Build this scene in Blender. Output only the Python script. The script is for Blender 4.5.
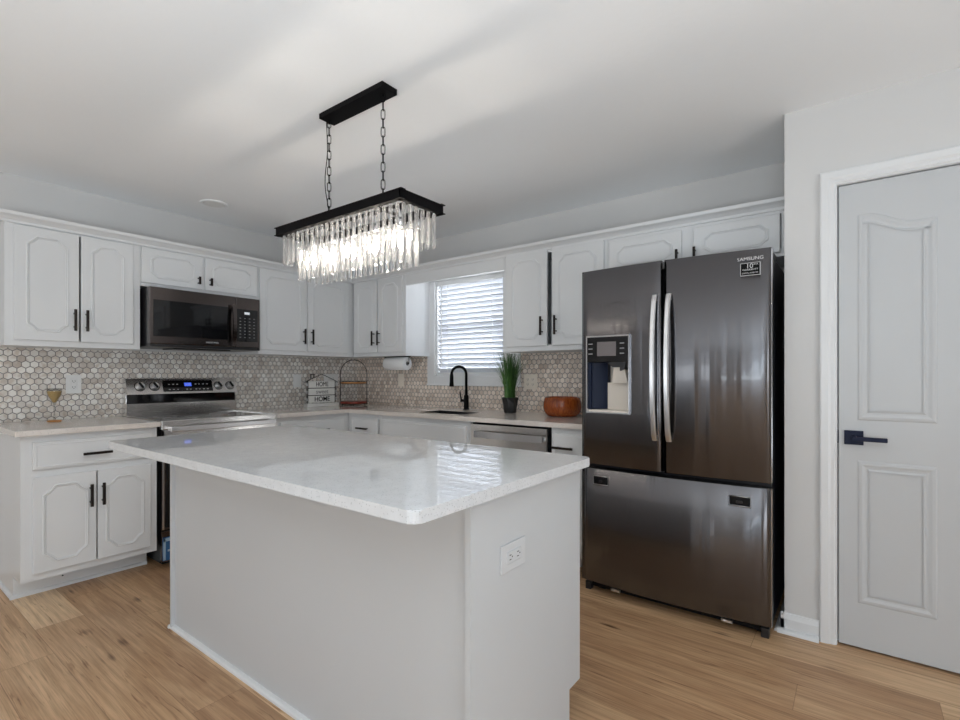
import bpy, bmesh, math, random
from mathutils import Vector, Matrix
random.seed(7)
for o in list(bpy.data.objects): bpy.data.objects.remove(o)
S = bpy.context.scene
COL = S.collection
PI = math.pi

# ------------------------------------------------------------------ camera
XA, YB, HC = -4.13, 3.35, 2.43          # left wall plane, far wall plane, ceiling height
cam = bpy.data.cameras.new('camera'); camo = bpy.data.objects.new('camera', cam); COL.objects.link(camo)
camo.location = (0, 0, 1.203); camo.rotation_euler = (PI/2, 0, math.radians(37.1))
cam.lens = 36*498/960; cam.sensor_width = 36; cam.shift_y = 15/960; cam.clip_start = .05
S.camera = camo
# ------------------------------------------------------------------ world, lights, exposure
S.view_settings.view_transform = 'Standard'; S.view_settings.look = 'None'
S.view_settings.gamma = 1; S.view_settings.use_curve_mapping = False
S.view_settings.exposure = -0.04
w = bpy.data.worlds.new('world'); S.world = w; w.use_nodes = True
wn = w.node_tree.nodes; bgn = wn['Background']
sky = wn.new('ShaderNodeTexSky'); sky.sky_type = 'HOSEK_WILKIE'; sky.sun_direction = (0.3, 0.6, 0.7); sky.turbidity = 5
w.node_tree.links.new(sky.outputs[0], bgn.inputs[0]); bgn.inputs[1].default_value = 0.5
def area(name, loc, rot, sx, sy, power, col=(1,1,1)):
    l = bpy.data.lights.new(name, 'AREA'); l.shape = 'RECTANGLE'; l.size = sx; l.size_y = sy
    l.energy = power; l.color = col
    o = bpy.data.objects.new(name, l); COL.objects.link(o); o.location = loc; o.rotation_euler = rot
    return o
XR, YN = 2.7, -3.7                       # right wall and near wall (behind the camera)
area('daylight_right', (XR+.45, -.35, .75), (0, math.radians(90+38), 0), 1.6, 2.7, 74, (.89,.95,1))
area('daylight_near', (-2.3, YN-.45, .8), (math.radians(90+38), 0, 0), 1.7, 1.6, 42, (.89,.95,1))
area('daylight_kitchen', (-2.66, YB+.45, 1.70), (math.radians(-90), 0, 0), 1.0, 1.2, 44, (.92,.965,1))
area('bounce', (.1, -.75, .80), (PI, 0, 0), 1.2, 1.2, 52, (.80,.915,1))     # added unseen fill behind the camera, aimed up to brighten the ceiling
bo = area('bounce_b', (.3, -.9, 1.2), (0, 0, 0), 1.0, 1.0, 17, (.80,.915,1))  # second added fill, tilted toward the far cabinets
bo.rotation_euler = Vector((-.55, .50, 1)).to_track_quat('-Z', 'Y').to_euler()

# ------------------------------------------------------------------ materials
def nmat(name):
    m = bpy.data.materials.new(name); m.use_nodes = True
    nt = m.node_tree; b = nt.nodes['Principled BSDF']
    return m, nt, b
def N(nt, t, **k):
    n = nt.nodes.new(t)
    for a, v in k.items(): setattr(n, a, v)
    return n
def lk(nt, a, b): nt.links.new(a, b)
def mapping(nt, scale=(1,1,1), kind='Object'):
    tc = N(nt, 'ShaderNodeTexCoord'); mp = N(nt, 'ShaderNodeMapping'); mp.inputs['Scale'].default_value = scale
    lk(nt, tc.outputs[kind], mp.inputs[0]); return mp.outputs[0]
def paint(name, col, rough=.5, bump=.02, scale=60, var=.02, coat=0, spec=.5):
    m, nt, b = nmat(name)
    v = mapping(nt)
    n = N(nt, 'ShaderNodeTexNoise'); n.inputs['Scale'].default_value = scale; n.inputs['Detail'].default_value = 4; lk(nt, v, n.inputs['Vector'])
    bp = N(nt, 'ShaderNodeBump'); bp.inputs['Strength'].default_value = bump; bp.inputs['Distance'].default_value = .01
    lk(nt, n.outputs[0], bp.inputs['Height']); lk(nt, bp.outputs[0], b.inputs['Normal'])
    n2 = N(nt, 'ShaderNodeTexNoise'); n2.inputs['Scale'].default_value = 3; lk(nt, v, n2.inputs['Vector'])
    r = N(nt, 'ShaderNodeMapRange'); r.inputs['To Min'].default_value = 1-var; r.inputs['To Max'].default_value = 1+var
    lk(nt, n2.outputs[0], r.inputs[0])
    mx = N(nt, 'ShaderNodeVectorMath', operation='SCALE'); mx.inputs[0].default_value = col[:3]; lk(nt, r.outputs[0], mx.inputs['Scale'])
    lk(nt, mx.outputs[0], b.inputs['Base Color'])
    b.inputs['Roughness'].default_value = rough; b.inputs['Coat Weight'].default_value = coat; b.inputs['Specular IOR Level'].default_value = spec
    return m
def metal(name, col, rough=.3, streak=(40, 40, .7), amt=.12, bump=.0, aniso=0, coat=0):
    m, nt, b = nmat(name)
    v = mapping(nt, streak)
    n = N(nt, 'ShaderNodeTexNoise'); n.inputs['Scale'].default_value = 8; n.inputs['Detail'].default_value = 6; lk(nt, v, n.inputs['Vector'])
    r = N(nt, 'ShaderNodeMapRange'); r.inputs['To Min'].default_value = rough*(1-amt*2); r.inputs['To Max'].default_value = rough*(1+amt*2)
    lk(nt, n.outputs[0], r.inputs[0]); lk(nt, r.outputs[0], b.inputs['Roughness'])
    if bump:
        n2 = N(nt, 'ShaderNodeTexNoise'); n2.inputs['Scale'].default_value = 1; n2.inputs['Detail'].default_value = 1.5
        lk(nt, mapping(nt, (15, 15, .45)), n2.inputs['Vector'])
        bp = N(nt, 'ShaderNodeBump'); bp.inputs['Strength'].default_value = 1; bp.inputs['Distance'].default_value = bump
        lk(nt, n2.outputs[0], bp.inputs['Height']); lk(nt, bp.outputs[0], b.inputs['Normal'])
        if coat: lk(nt, bp.outputs[0], b.inputs['Coat Normal']); b.inputs['Coat Weight'].default_value = coat; b.inputs['Coat Roughness'].default_value = .07
    b.inputs['Base Color'].default_value = (*col, 1); b.inputs['Metallic'].default_value = 1
    b.inputs['Anisotropic'].default_value = aniso
    if aniso:
        t = N(nt, 'ShaderNodeCombineXYZ'); t.inputs[2].default_value = 1; lk(nt, t.outputs[0], b.inputs['Tangent'])
    return m
def emis(name, col, st):
    m, nt, b = nmat(name); b.inputs['Base Color'].default_value = (*col, 1)
    b.inputs['Emission Color'].default_value = (*col, 1); b.inputs['Emission Strength'].default_value = st; return m
def thin_glass(name, tint=(1,1,1), rough=0.0):
    m = bpy.data.materials.new(name); m.use_nodes = True; nt = m.node_tree; nt.nodes.clear()
    o = N(nt, 'ShaderNodeOutputMaterial'); mx = N(nt, 'ShaderNodeMixShader'); tr = N(nt, 'ShaderNodeBsdfTransparent'); g = N(nt, 'ShaderNodeBsdfGlossy')
    tr.inputs[0].default_value = (*tint, 1); g.inputs['Roughness'].default_value = rough
    fr = N(nt, 'ShaderNodeFresnel'); fr.inputs[0].default_value = 1.45
    ge = N(nt, 'ShaderNodeNewGeometry'); iv = N(nt, 'ShaderNodeMath', operation='SUBTRACT'); iv.inputs[0].default_value = 1; lk(nt, ge.outputs['Backfacing'], iv.inputs[1])
    ml = N(nt, 'ShaderNodeMath', operation='MULTIPLY'); lk(nt, fr.outputs[0], ml.inputs[0]); lk(nt, iv.outputs[0], ml.inputs[1]); lk(nt, ml.outputs[0], mx.inputs[0]); lk(nt, tr.outputs[0], mx.inputs[1]); lk(nt, g.outputs[0], mx.inputs[2]); lk(nt, mx.outputs[0], o.inputs[0]); return m
def quartz(name, col, rough=.07, fleck=.5):
    m, nt, b = nmat(name); v = mapping(nt)
    vo = N(nt, 'ShaderNodeTexVoronoi'); vo.inputs['Scale'].default_value = 170; lk(nt, v, vo.inputs['Vector'])
    r = N(nt, 'ShaderNodeValToRGB'); r.color_ramp.elements[0].position = .0; r.color_ramp.elements[0].color = (fleck,)*3+(1,)
    r.color_ramp.elements[1].position = .12; r.color_ramp.elements[1].color = (1,1,1,1)
    wn_ = N(nt, 'ShaderNodeTexNoise'); wn_.inputs['Scale'].default_value = 30; lk(nt, v, wn_.inputs['Vector'])
    r2 = N(nt, 'ShaderNodeMapRange'); r2.inputs['To Min'].default_value = .9; r2.inputs['To Max'].default_value = 1.06; lk(nt, wn_.outputs[0], r2.inputs[0])
    sep = N(nt, 'ShaderNodeSeparateColor'); lk(nt, vo.outputs['Color'], sep.inputs[0])
    # only some of the cells carry a fleck
    gt = N(nt, 'ShaderNodeMath', operation='GREATER_THAN'); gt.inputs[1].default_value = .62; lk(nt, sep.outputs[0], gt.inputs[0])
    mul = N(nt, 'ShaderNodeMix', data_type='RGBA'); mul.inputs['A'].default_value = (1,1,1,1)
    sc = N(nt, 'ShaderNodeMath', operation='MULTIPLY'); sc.inputs[1].default_value = 1.0; lk(nt, vo.outputs['Distance'], sc.inputs[0]); lk(nt, sc.outputs[0], r.inputs[0])
    r.color_ramp.elements[1].position = .35
    lk(nt, gt.outputs[0], mul.inputs['Factor']); lk(nt, r.outputs[0], mul.inputs['B'])
    a = N(nt, 'ShaderNodeVectorMath', operation='SCALE'); a.inputs[0].default_value = col; lk(nt, r2.outputs[0], a.inputs['Scale'])
    c = N(nt, 'ShaderNodeVectorMath', operation='MULTIPLY'); lk(nt, a.outputs[0], c.inputs[0]); lk(nt, mul.outputs['Result'], c.inputs[1])
    lk(nt, c.outputs[0], b.inputs['Base Color']); b.inputs['Roughness'].default_value = rough
    b.inputs['Specular IOR Level'].default_value = .85
    return m
def hex_tile(name, axis, pitch=.041):
    m, nt, b = nmat(name)
    tc = N(nt, 'ShaderNodeTexCoord'); sp = N(nt, 'ShaderNodeSeparateXYZ'); lk(nt, tc.outputs['Object'], sp.inputs[0])
    cb = N(nt, 'ShaderNodeCombineXYZ'); lk(nt, sp.outputs[1 if axis == 'A' else 0], cb.inputs[0]); lk(nt, sp.outputs[2], cb.inputs[1])
    def vm(op, a, bb=None, sc=None):
        n = N(nt, 'ShaderNodeVectorMath', operation=op)
        if isinstance(a, tuple): n.inputs[0].default_value = a
        else: lk(nt, a, n.inputs[0])
        if bb is not None:
            if isinstance(bb, tuple): n.inputs[1].default_value = bb
            else: lk(nt, bb, n.inputs[1])
        if sc is not None: n.inputs['Scale'].default_value = sc
        return n
    p0 = vm('ADD', cb.outputs[0], (20, 20, 0)).outputs[0]
    p = vm('SCALE', p0, sc=1/pitch).outputs[0]
    s = (1, math.sqrt(3), 1); h = (.5, math.sqrt(3)/2, 0)
    a = vm('SUBTRACT', vm('MODULO', p, s).outputs[0], h).outputs[0]
    bb = vm('SUBTRACT', vm('MODULO', vm('SUBTRACT', p, h).outputs[0], s).outputs[0], h).outputs[0]
    la = vm('LENGTH', a).outputs['Value']; lb = vm('LENGTH', bb).outputs['Value']
    lt = N(nt, 'ShaderNodeMath', operation='LESS_THAN'); lk(nt, la, lt.inputs[0]); lk(nt, lb, lt.inputs[1])
    mx = N(nt, 'ShaderNodeMix', data_type='VECTOR'); lk(nt, lt.outputs[0], mx.inputs['Factor']); lk(nt, bb, mx.inputs[4]); lk(nt, a, mx.inputs[5])
    gv = mx.outputs[1]
    cell = vm('SUBTRACT', p, gv).outputs[0]
    ab = vm('ABSOLUTE', gv).outputs[0]
    d1 = vm('DOT_PRODUCT', ab, (.5, .8660254, 0)).outputs['Value']
    sx = N(nt, 'ShaderNodeSeparateXYZ'); lk(nt, ab, sx.inputs[0])
    mxm = N(nt, 'ShaderNodeMath', operation='MAXIMUM'); lk(nt, d1, mxm.inputs[0]); lk(nt, sx.outputs[0], mxm.inputs[1])
    edge = N(nt, 'ShaderNodeMapRange'); edge.inputs['From Min'].default_value = .435; edge.inputs['From Max'].default_value = .462; lk(nt, mxm.outputs[0], edge.inputs[0])
    rnd = vm('SNAP', cell, (.5, .2886751, 1)).outputs[0]
    rnd = vm('ADD', cell, (.01, .013, 0)).outputs[0]; rnd = vm('SNAP', rnd, (.25, .21650635, 1)).outputs[0]
    wh = N(nt, 'ShaderNodeTexWhiteNoise', noise_dimensions='2D'); lk(nt, rnd, wh.inputs['Vector'])
    cr = N(nt, 'ShaderNodeValToRGB'); e = cr.color_ramp.elements
    e[0].position = 0; e[0].color = (.60,.55,.51,1); e[1].position = 1; e[1].color = (.88,.865,.84,1)
    x = e.new(.3); x.color = (.72,.69,.66,1); x = e.new(.65); x.color = (.80,.78,.755,1)
    lk(nt, wh.outputs['Value'], cr.inputs[0])
    # large soft veins running over the marble
    nz = N(nt, 'ShaderNodeTexNoise'); nz.inputs['Scale'].default_value = 14; nz.inputs['Detail'].default_value = 6; nz.inputs['Distortion'].default_value = 1.2
    off = vm('MULTIPLY', wh.outputs['Color'], (5, 5, 5)).outputs[0]; ad = vm('ADD', cb.outputs[0], off).outputs[0]; lk(nt, ad, nz.inputs['Vector'])
    vr = N(nt, 'ShaderNodeValToRGB'); vr.color_ramp.elements[0].position = .38; vr.color_ramp.elements[0].color = (.80,.74,.69,1); vr.color_ramp.elements[1].position = .55; vr.color_ramp.elements[1].color = (1,1,1,1)
    lk(nt, nz.outputs[0], vr.inputs[0])
    c1 = vm('MULTIPLY', cr.outputs[0], vr.outputs[0]).outputs[0]
    c1 = vm('MULTIPLY', c1, (1.04,1.03,1.01) if axis == 'A' else (1.10,1.0,.92)).outputs[0]  # far wall: warm light put into the tile colour
    fm = N(nt, 'ShaderNodeMix', data_type='RGBA'); lk(nt, edge.outputs[0], fm.inputs['Factor']); lk(nt, c1, fm.inputs['A']); fm.inputs['B'].default_value = (.24,.225,.215,1)
    lk(nt, fm.outputs['Result'], b.inputs['Base Color'])
    bp = N(nt, 'ShaderNodeBump', invert=True); bp.inputs['Strength'].default_value = .6; bp.inputs['Distance'].default_value = .002
    lk(nt, edge.outputs[0], bp.inputs['Height']); lk(nt, bp.outputs[0], b.inputs['Normal'])
    rr = N(nt, 'ShaderNodeMapRange'); rr.inputs['To Min'].default_value = .28; rr.inputs['To Max'].default_value = .85; lk(nt, edge.outputs[0], rr.inputs[0]); lk(nt, rr.outputs[0], b.inputs['Roughness'])
    return m
def plank_floor(name):
    m, nt, b = nmat(name)
    tc = N(nt, 'ShaderNodeTexCoord'); sp = N(nt, 'ShaderNodeSeparateXYZ'); lk(nt, tc.outputs['Object'], sp.inputs[0])
    def ma(op, a, c=None, d=None):
        n = N(nt, 'ShaderNodeMath', operation=op)
        for i, q in enumerate((a, c, d)):
            if q is None: continue
            if isinstance(q, (int, float)): n.inputs[i].default_value = q
            else: lk(nt, q, n.inputs[i])
        return n.outputs[0]
    PW, PL = .187, 1.5
    v = ma('DIVIDE', ma('ADD', sp.outputs[1], 20*PW-.046), PW)
    row = ma('FLOOR', v); fv = ma('SUBTRACT', v, row)
    wr = N(nt, 'ShaderNodeTexWhiteNoise', noise_dimensions='1D'); lk(nt, row, wr.inputs['W'])
    u = ma('ADD', ma('DIVIDE', ma('ADD', sp.outputs[0], 20), PL), ma('MULTIPLY', wr.outputs['Value'], 7))
    colm = ma('FLOOR', u); fu = ma('SUBTRACT', u, colm)
    cv = N(nt, 'ShaderNodeCombineXYZ'); lk(nt, row, cv.inputs[0]); lk(nt, colm, cv.inputs[1])
    wh = N(nt, 'ShaderNodeTexWhiteNoise', noise_dimensions='2D'); lk(nt, cv.outputs[0], wh.inputs['Vector'])
    cr = N(nt, 'ShaderNodeValToRGB'); e = cr.color_ramp.elements
    e[0].position = 0; e[0].color = (.49,.30,.17,1); e[1].position = 1; e[1].color = (.86,.65,.43,1)
    x = e.new(.35); x.color = (.64,.42,.245,1); x = e.new(.7); x.color = (.73,.51,.315,1)
    lk(nt, wh.outputs['Value'], cr.inputs[0])
    # grain, offset per plank
    off = N(nt, 'ShaderNodeVectorMath', operation='SCALE'); lk(nt, wh.outputs['Color'], off.inputs[0]); off.inputs['Scale'].default_value = 13
    ad = N(nt, 'ShaderNodeVectorMath', operation='ADD'); lk(nt, tc.outputs['Object'], ad.inputs[0]); lk(nt, off.outputs[0], ad.inputs[1])
    def noise(sc, scale, det, dist):
        mp = N(nt, 'ShaderNodeMapping'); mp.inputs['Scale'].default_value = sc; lk(nt, ad.outputs[0], mp.inputs[0])
        n = N(nt, 'ShaderNodeTexNoise'); n.inputs['Scale'].default_value = scale; n.inputs['Detail'].default_value = det; n.inputs['Distortion'].default_value = dist
        lk(nt, mp.outputs[0], n.inputs['Vector']); return n.outputs[0]
    g4 = noise((2.0, 26, 1), 2.2, 6, .8); g1 = noise((.9, 20, 1), 3, 10, .35); g2 = noise((2.2, 110, 1), 3, 4, .1); g3 = noise((1.6, 6, 1), 1.3, 3, .6)
    def ramp(s, p0, c0, p1, c1):
        r = N(nt, 'ShaderNodeValToRGB'); r.color_ramp.elements[0].position = p0; r.color_ramp.elements[0].color = (*c0, 1)
        r.color_ramp.elements[1].position = p1; r.color_ramp.elements[1].color = (*c1, 1); lk(nt, s, r.inputs[0]); return r.outputs[0]
    def mul(a, c):
        n = N(nt, 'ShaderNodeVectorMath', operation='MULTIPLY'); lk(nt, a, n.inputs[0]); lk(nt, c, n.inputs[1]); return n.outputs[0]
    c = mul(cr.outputs[0], ramp(g1, .30, (.74,.68,.62), .62, (1.06,1.06,1.05)))
    c = mul(c, ramp(g2, .3, (.82,.80,.78), .6, (1.04,1.04,1.04)))
    c = mul(c, ramp(g3, .30, (.84,.78,.72), .6, (1.03,1.03,1.02)))
    c = mul(c, ramp(g4, .62, (1,1,1), .72, (.50,.40,.32)))
    # knots
    mp = N(nt, 'ShaderNodeMapping'); mp.inputs['Scale'].default_value = (3.2, 7.0, 1); lk(nt, ad.outputs[0], mp.inputs[0])
    vo = N(nt, 'ShaderNodeTexVoronoi'); vo.inputs['Scale'].default_value = 1; lk(nt, mp.outputs[0], vo.inputs['Vector'])
    kd = ma('ADD', vo.outputs['Distance'], ma('MULTIPLY', ma('SUBTRACT', g1, .5), .5))
    sk_ = N(nt, 'ShaderNodeSeparateColor'); lk(nt, vo.outputs['Color'], sk_.inputs[0]); kd = ma('ADD', kd, ma('MULTIPLY', ma('LESS_THAN', sk_.outputs[0], .45), 2))
    c = mul(c, ramp(kd, .02, (.22,.15,.10), .17, (1,1,1)))
    # seams
    ev = ma('MINIMUM', fv, ma('SUBTRACT', 1, fv)); eu = ma('MINIMUM', fu, ma('SUBTRACT', 1, fu))
    sm = ma('MINIMUM', ma('MULTIPLY', ev, PW), ma('MULTIPLY', eu, PL))
    c = mul(c, ramp(ma('MULTIPLY', sm, 300), .15, (.60,.54,.49), .5, (1,1,1)))
    lk(nt, c, b.inputs['Base Color'])
    bp = N(nt, 'ShaderNodeBump'); bp.inputs['Strength'].default_value = .15; bp.inputs['Distance'].default_value = .004; lk(nt, g2, bp.inputs['Height']); lk(nt, bp.outputs[0], b.inputs['Normal'])
    b.inputs['Roughness'].default_value = .42
    return m
def wood(name, c0, c1, rough=.35, sc=(3, 3, 20)):
    m, nt, b = nmat(name)
    n = N(nt, 'ShaderNodeTexNoise'); n.inputs['Scale'].default_value = 6; n.inputs['Detail'].default_value = 6; n.inputs['Distortion'].default_value = 1
    lk(nt, mapping(nt, sc), n.inputs['Vector'])
    r = N(nt, 'ShaderNodeValToRGB'); r.color_ramp.elements[0].position = .35; r.color_ramp.elements[0].color = (*c0, 1); r.color_ramp.elements[1].position = .65; r.color_ramp.elements[1].color = (*c1, 1)
    lk(nt, n.outputs[0], r.inputs[0]); lk(nt, r.outputs[0], b.inputs['Base Color']); b.inputs['Roughness'].default_value = rough; return m
def crystal_mat(name):
    m = bpy.data.materials.new(name); m.use_nodes = True; nt = m.node_tree; nt.nodes.clear()
    o = N(nt, 'ShaderNodeOutputMaterial'); mx = N(nt, 'ShaderNodeMixShader'); tr = N(nt, 'ShaderNodeBsdfTransparent'); g = N(nt, 'ShaderNodeBsdfGlass')
    g.inputs['Roughness'].default_value = .0; g.inputs['IOR'].default_value = 1.5; mx.inputs[0].default_value = .58
    tl = N(nt, 'ShaderNodeBsdfTranslucent'); m2 = N(nt, 'ShaderNodeMixShader'); m2.inputs[0].default_value = .15
    lk(nt, tr.outputs[0], mx.inputs[1]); lk(nt, g.outputs[0], mx.inputs[2]); lk(nt, mx.outputs[0], m2.inputs[1]); lk(nt, tl.outputs[0], m2.inputs[2]); lk(nt, m2.outputs[0], o.inputs[0]); return m

M = dict(
    wall=paint('wall_paint', (.685,.675,.665), .75, .03, 90),
    ceil=paint('ceiling_paint', (.95,.96,.97), .85, .06, 40),
    trim=paint('trim_paint', (.78,.785,.79), .35, .01),
    door=paint('door_paint', (.57,.58,.59), .4, .02),
    islw=paint('island_outlet', (.66,.67,.685), .3, 0), cab=paint('cabinet_paint', (.75,.755,.76), .35, .015, 30),
    isl=paint('island_paint', (.61,.625,.64), .45, .02, 40),
    quartz=quartz('white_quartz', (.715,.72,.73), .03, .5),
    quartzw=quartz('warm_quartz', (.78,.715,.66), .08),  # same quartz as the island, with warm light put into its colour
    tileA=hex_tile('hexagon_tile_left', 'A'), tileB=hex_tile('hexagon_tile_far', 'B'),
    floor=plank_floor('oak_planks'),
    steel=metal('stainless', (.72,.70,.68), .22, (.7, .7, 60)),
    dsteel=metal('dark_stainless', (.145,.142,.150), .24, (40, 40, .3), .03, .0045, .93, .4),
    bsteel=metal('black_stainless', (.135,.115,.11), .17, (.7,.7,60)),
    hsteel=metal('handle_steel', (.82,.82,.83), .32),
    chrome=metal('bright_edge', (.75,.75,.77), .12),
    bronze=paint('dark_bronze', (.012,.006,.004), .4, .01, spec=.3),
    black=paint('matte_black', (.005,.005,.006), .5, .01, spec=.2),
    bmetal=paint('black_metal', (.004,.0035,.004), .55, .01, spec=.08),
    navy=paint('blue_black_metal', (.010,.015,.040), .4, .01, spec=.2),
    bglass=paint('black_glass', (.006,.006,.007), .04, 0),
    bplastic=paint('black_plastic', (.015,.015,.017), .3, .01),
    dside=paint('fridge_side', (.012,.013,.018), .35, .01),
    dispsteel=paint('dispenser_back', (.78,.70,.61), .35, .01),
    dispblue=paint('dispenser_side', (.012,.018,.04), .4, .01, spec=.15),
    white=paint('white_plastic', (.80,.80,.79), .3, 0),
    cream=paint('cream_plastic', (.88,.80,.70), .35, 0),
    slot=paint('socket_slot', (.02,.02,.02), .5, 0),
    paper=paint('paper', (.86,.86,.86), .9, .2, 90),
    blind=None, glass=thin_glass('window_glass'), wineglass=thin_glass('drinking_glass', (.86,.86,.85), .02),
    crystal=crystal_mat('crystal'),
    bulb=emis('lit_bulb', (1,.90,.78), 155),
    lcdb=emis('blue_display', (.05,.12,.75), .8), lcd=emis('pale_display', (.75,.8,.85), .35),
    greylcd=paint('grey_display', (.17,.15,.15), .2, 0),
    mark=paint('pale_marking', (.65,.65,.66), .4, 0), grey=paint('grey_marking', (.25,.25,.25), .4, 0),
    ink=paint('black_ink', (.008,.008,.008), .6, 0, spec=.1), inkg=paint('grey_ink', (.18,.18,.18), .6, 0),
    bowl=wood('red_wood', (.22,.04,.008), (.44,.10,.018), .18, (14, 14, 3)),
    board=wood('orange_wood', (.55,.22,.07), (.78,.40,.16), .4), redtray=wood('dark_red_wood', (.16,.02,.012), (.28,.05,.03), .3),
    signwood=paint('whitewashed_wood', (.74,.73,.70), .7, .1, 40),
    leaf=paint('grass_leaf', (.045,.13,.025), .5, .05, 20, .5), leafl=paint('pale_leaf', (.10,.22,.05), .5, .05, 20, .3),
    pot=paint('black_pot', (.008,.008,.008), .3, .02),
    film=paint('blue_film', (.04,.13,.30), .25, .02), filml=paint('pale_blue_film', (.35,.48,.60), .3, .02),
    drink=paint('amber_drink', (.72,.50,.22), .3, 0), amber=paint('amber_foot', (.45,.20,.05), .3, 0),
    bead=paint('bead', (.7,.7,.7), .5, 0),
)
def _blind():
    m = bpy.data.materials.new('blind_slats'); m.use_nodes = True; nt = m.node_tree; nt.nodes.clear()
    o = N(nt, 'ShaderNodeOutputMaterial'); a = N(nt, 'ShaderNodeAddShader'); mx = N(nt, 'ShaderNodeMixShader'); d = N(nt, 'ShaderNodeBsdfDiffuse'); t = N(nt, 'ShaderNodeBsdfTranslucent')
    n = N(nt, 'ShaderNodeTexNoise'); n.inputs['Scale'].default_value = 20; lk(nt, mapping(nt, (.1, 4, 4)), n.inputs['Vector'])
    r = N(nt, 'ShaderNodeValToRGB'); r.color_ramp.elements[0].color = (.72,.74,.79,1); r.color_ramp.elements[1].color = (.78,.80,.84,1); lk(nt, n.outputs[0], r.inputs[0])
    lk(nt, r.outputs[0], d.inputs[0]); t.inputs[0].default_value = (.86,.89,.95,1); mx.inputs[0].default_value = .07
    lk(nt, d.outputs[0], mx.inputs[1]); lk(nt, t.outputs[0], mx.inputs[2]); lk(nt, mx.outputs[0], o.inputs[0]); return m
M['blind'] = _blind()

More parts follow.
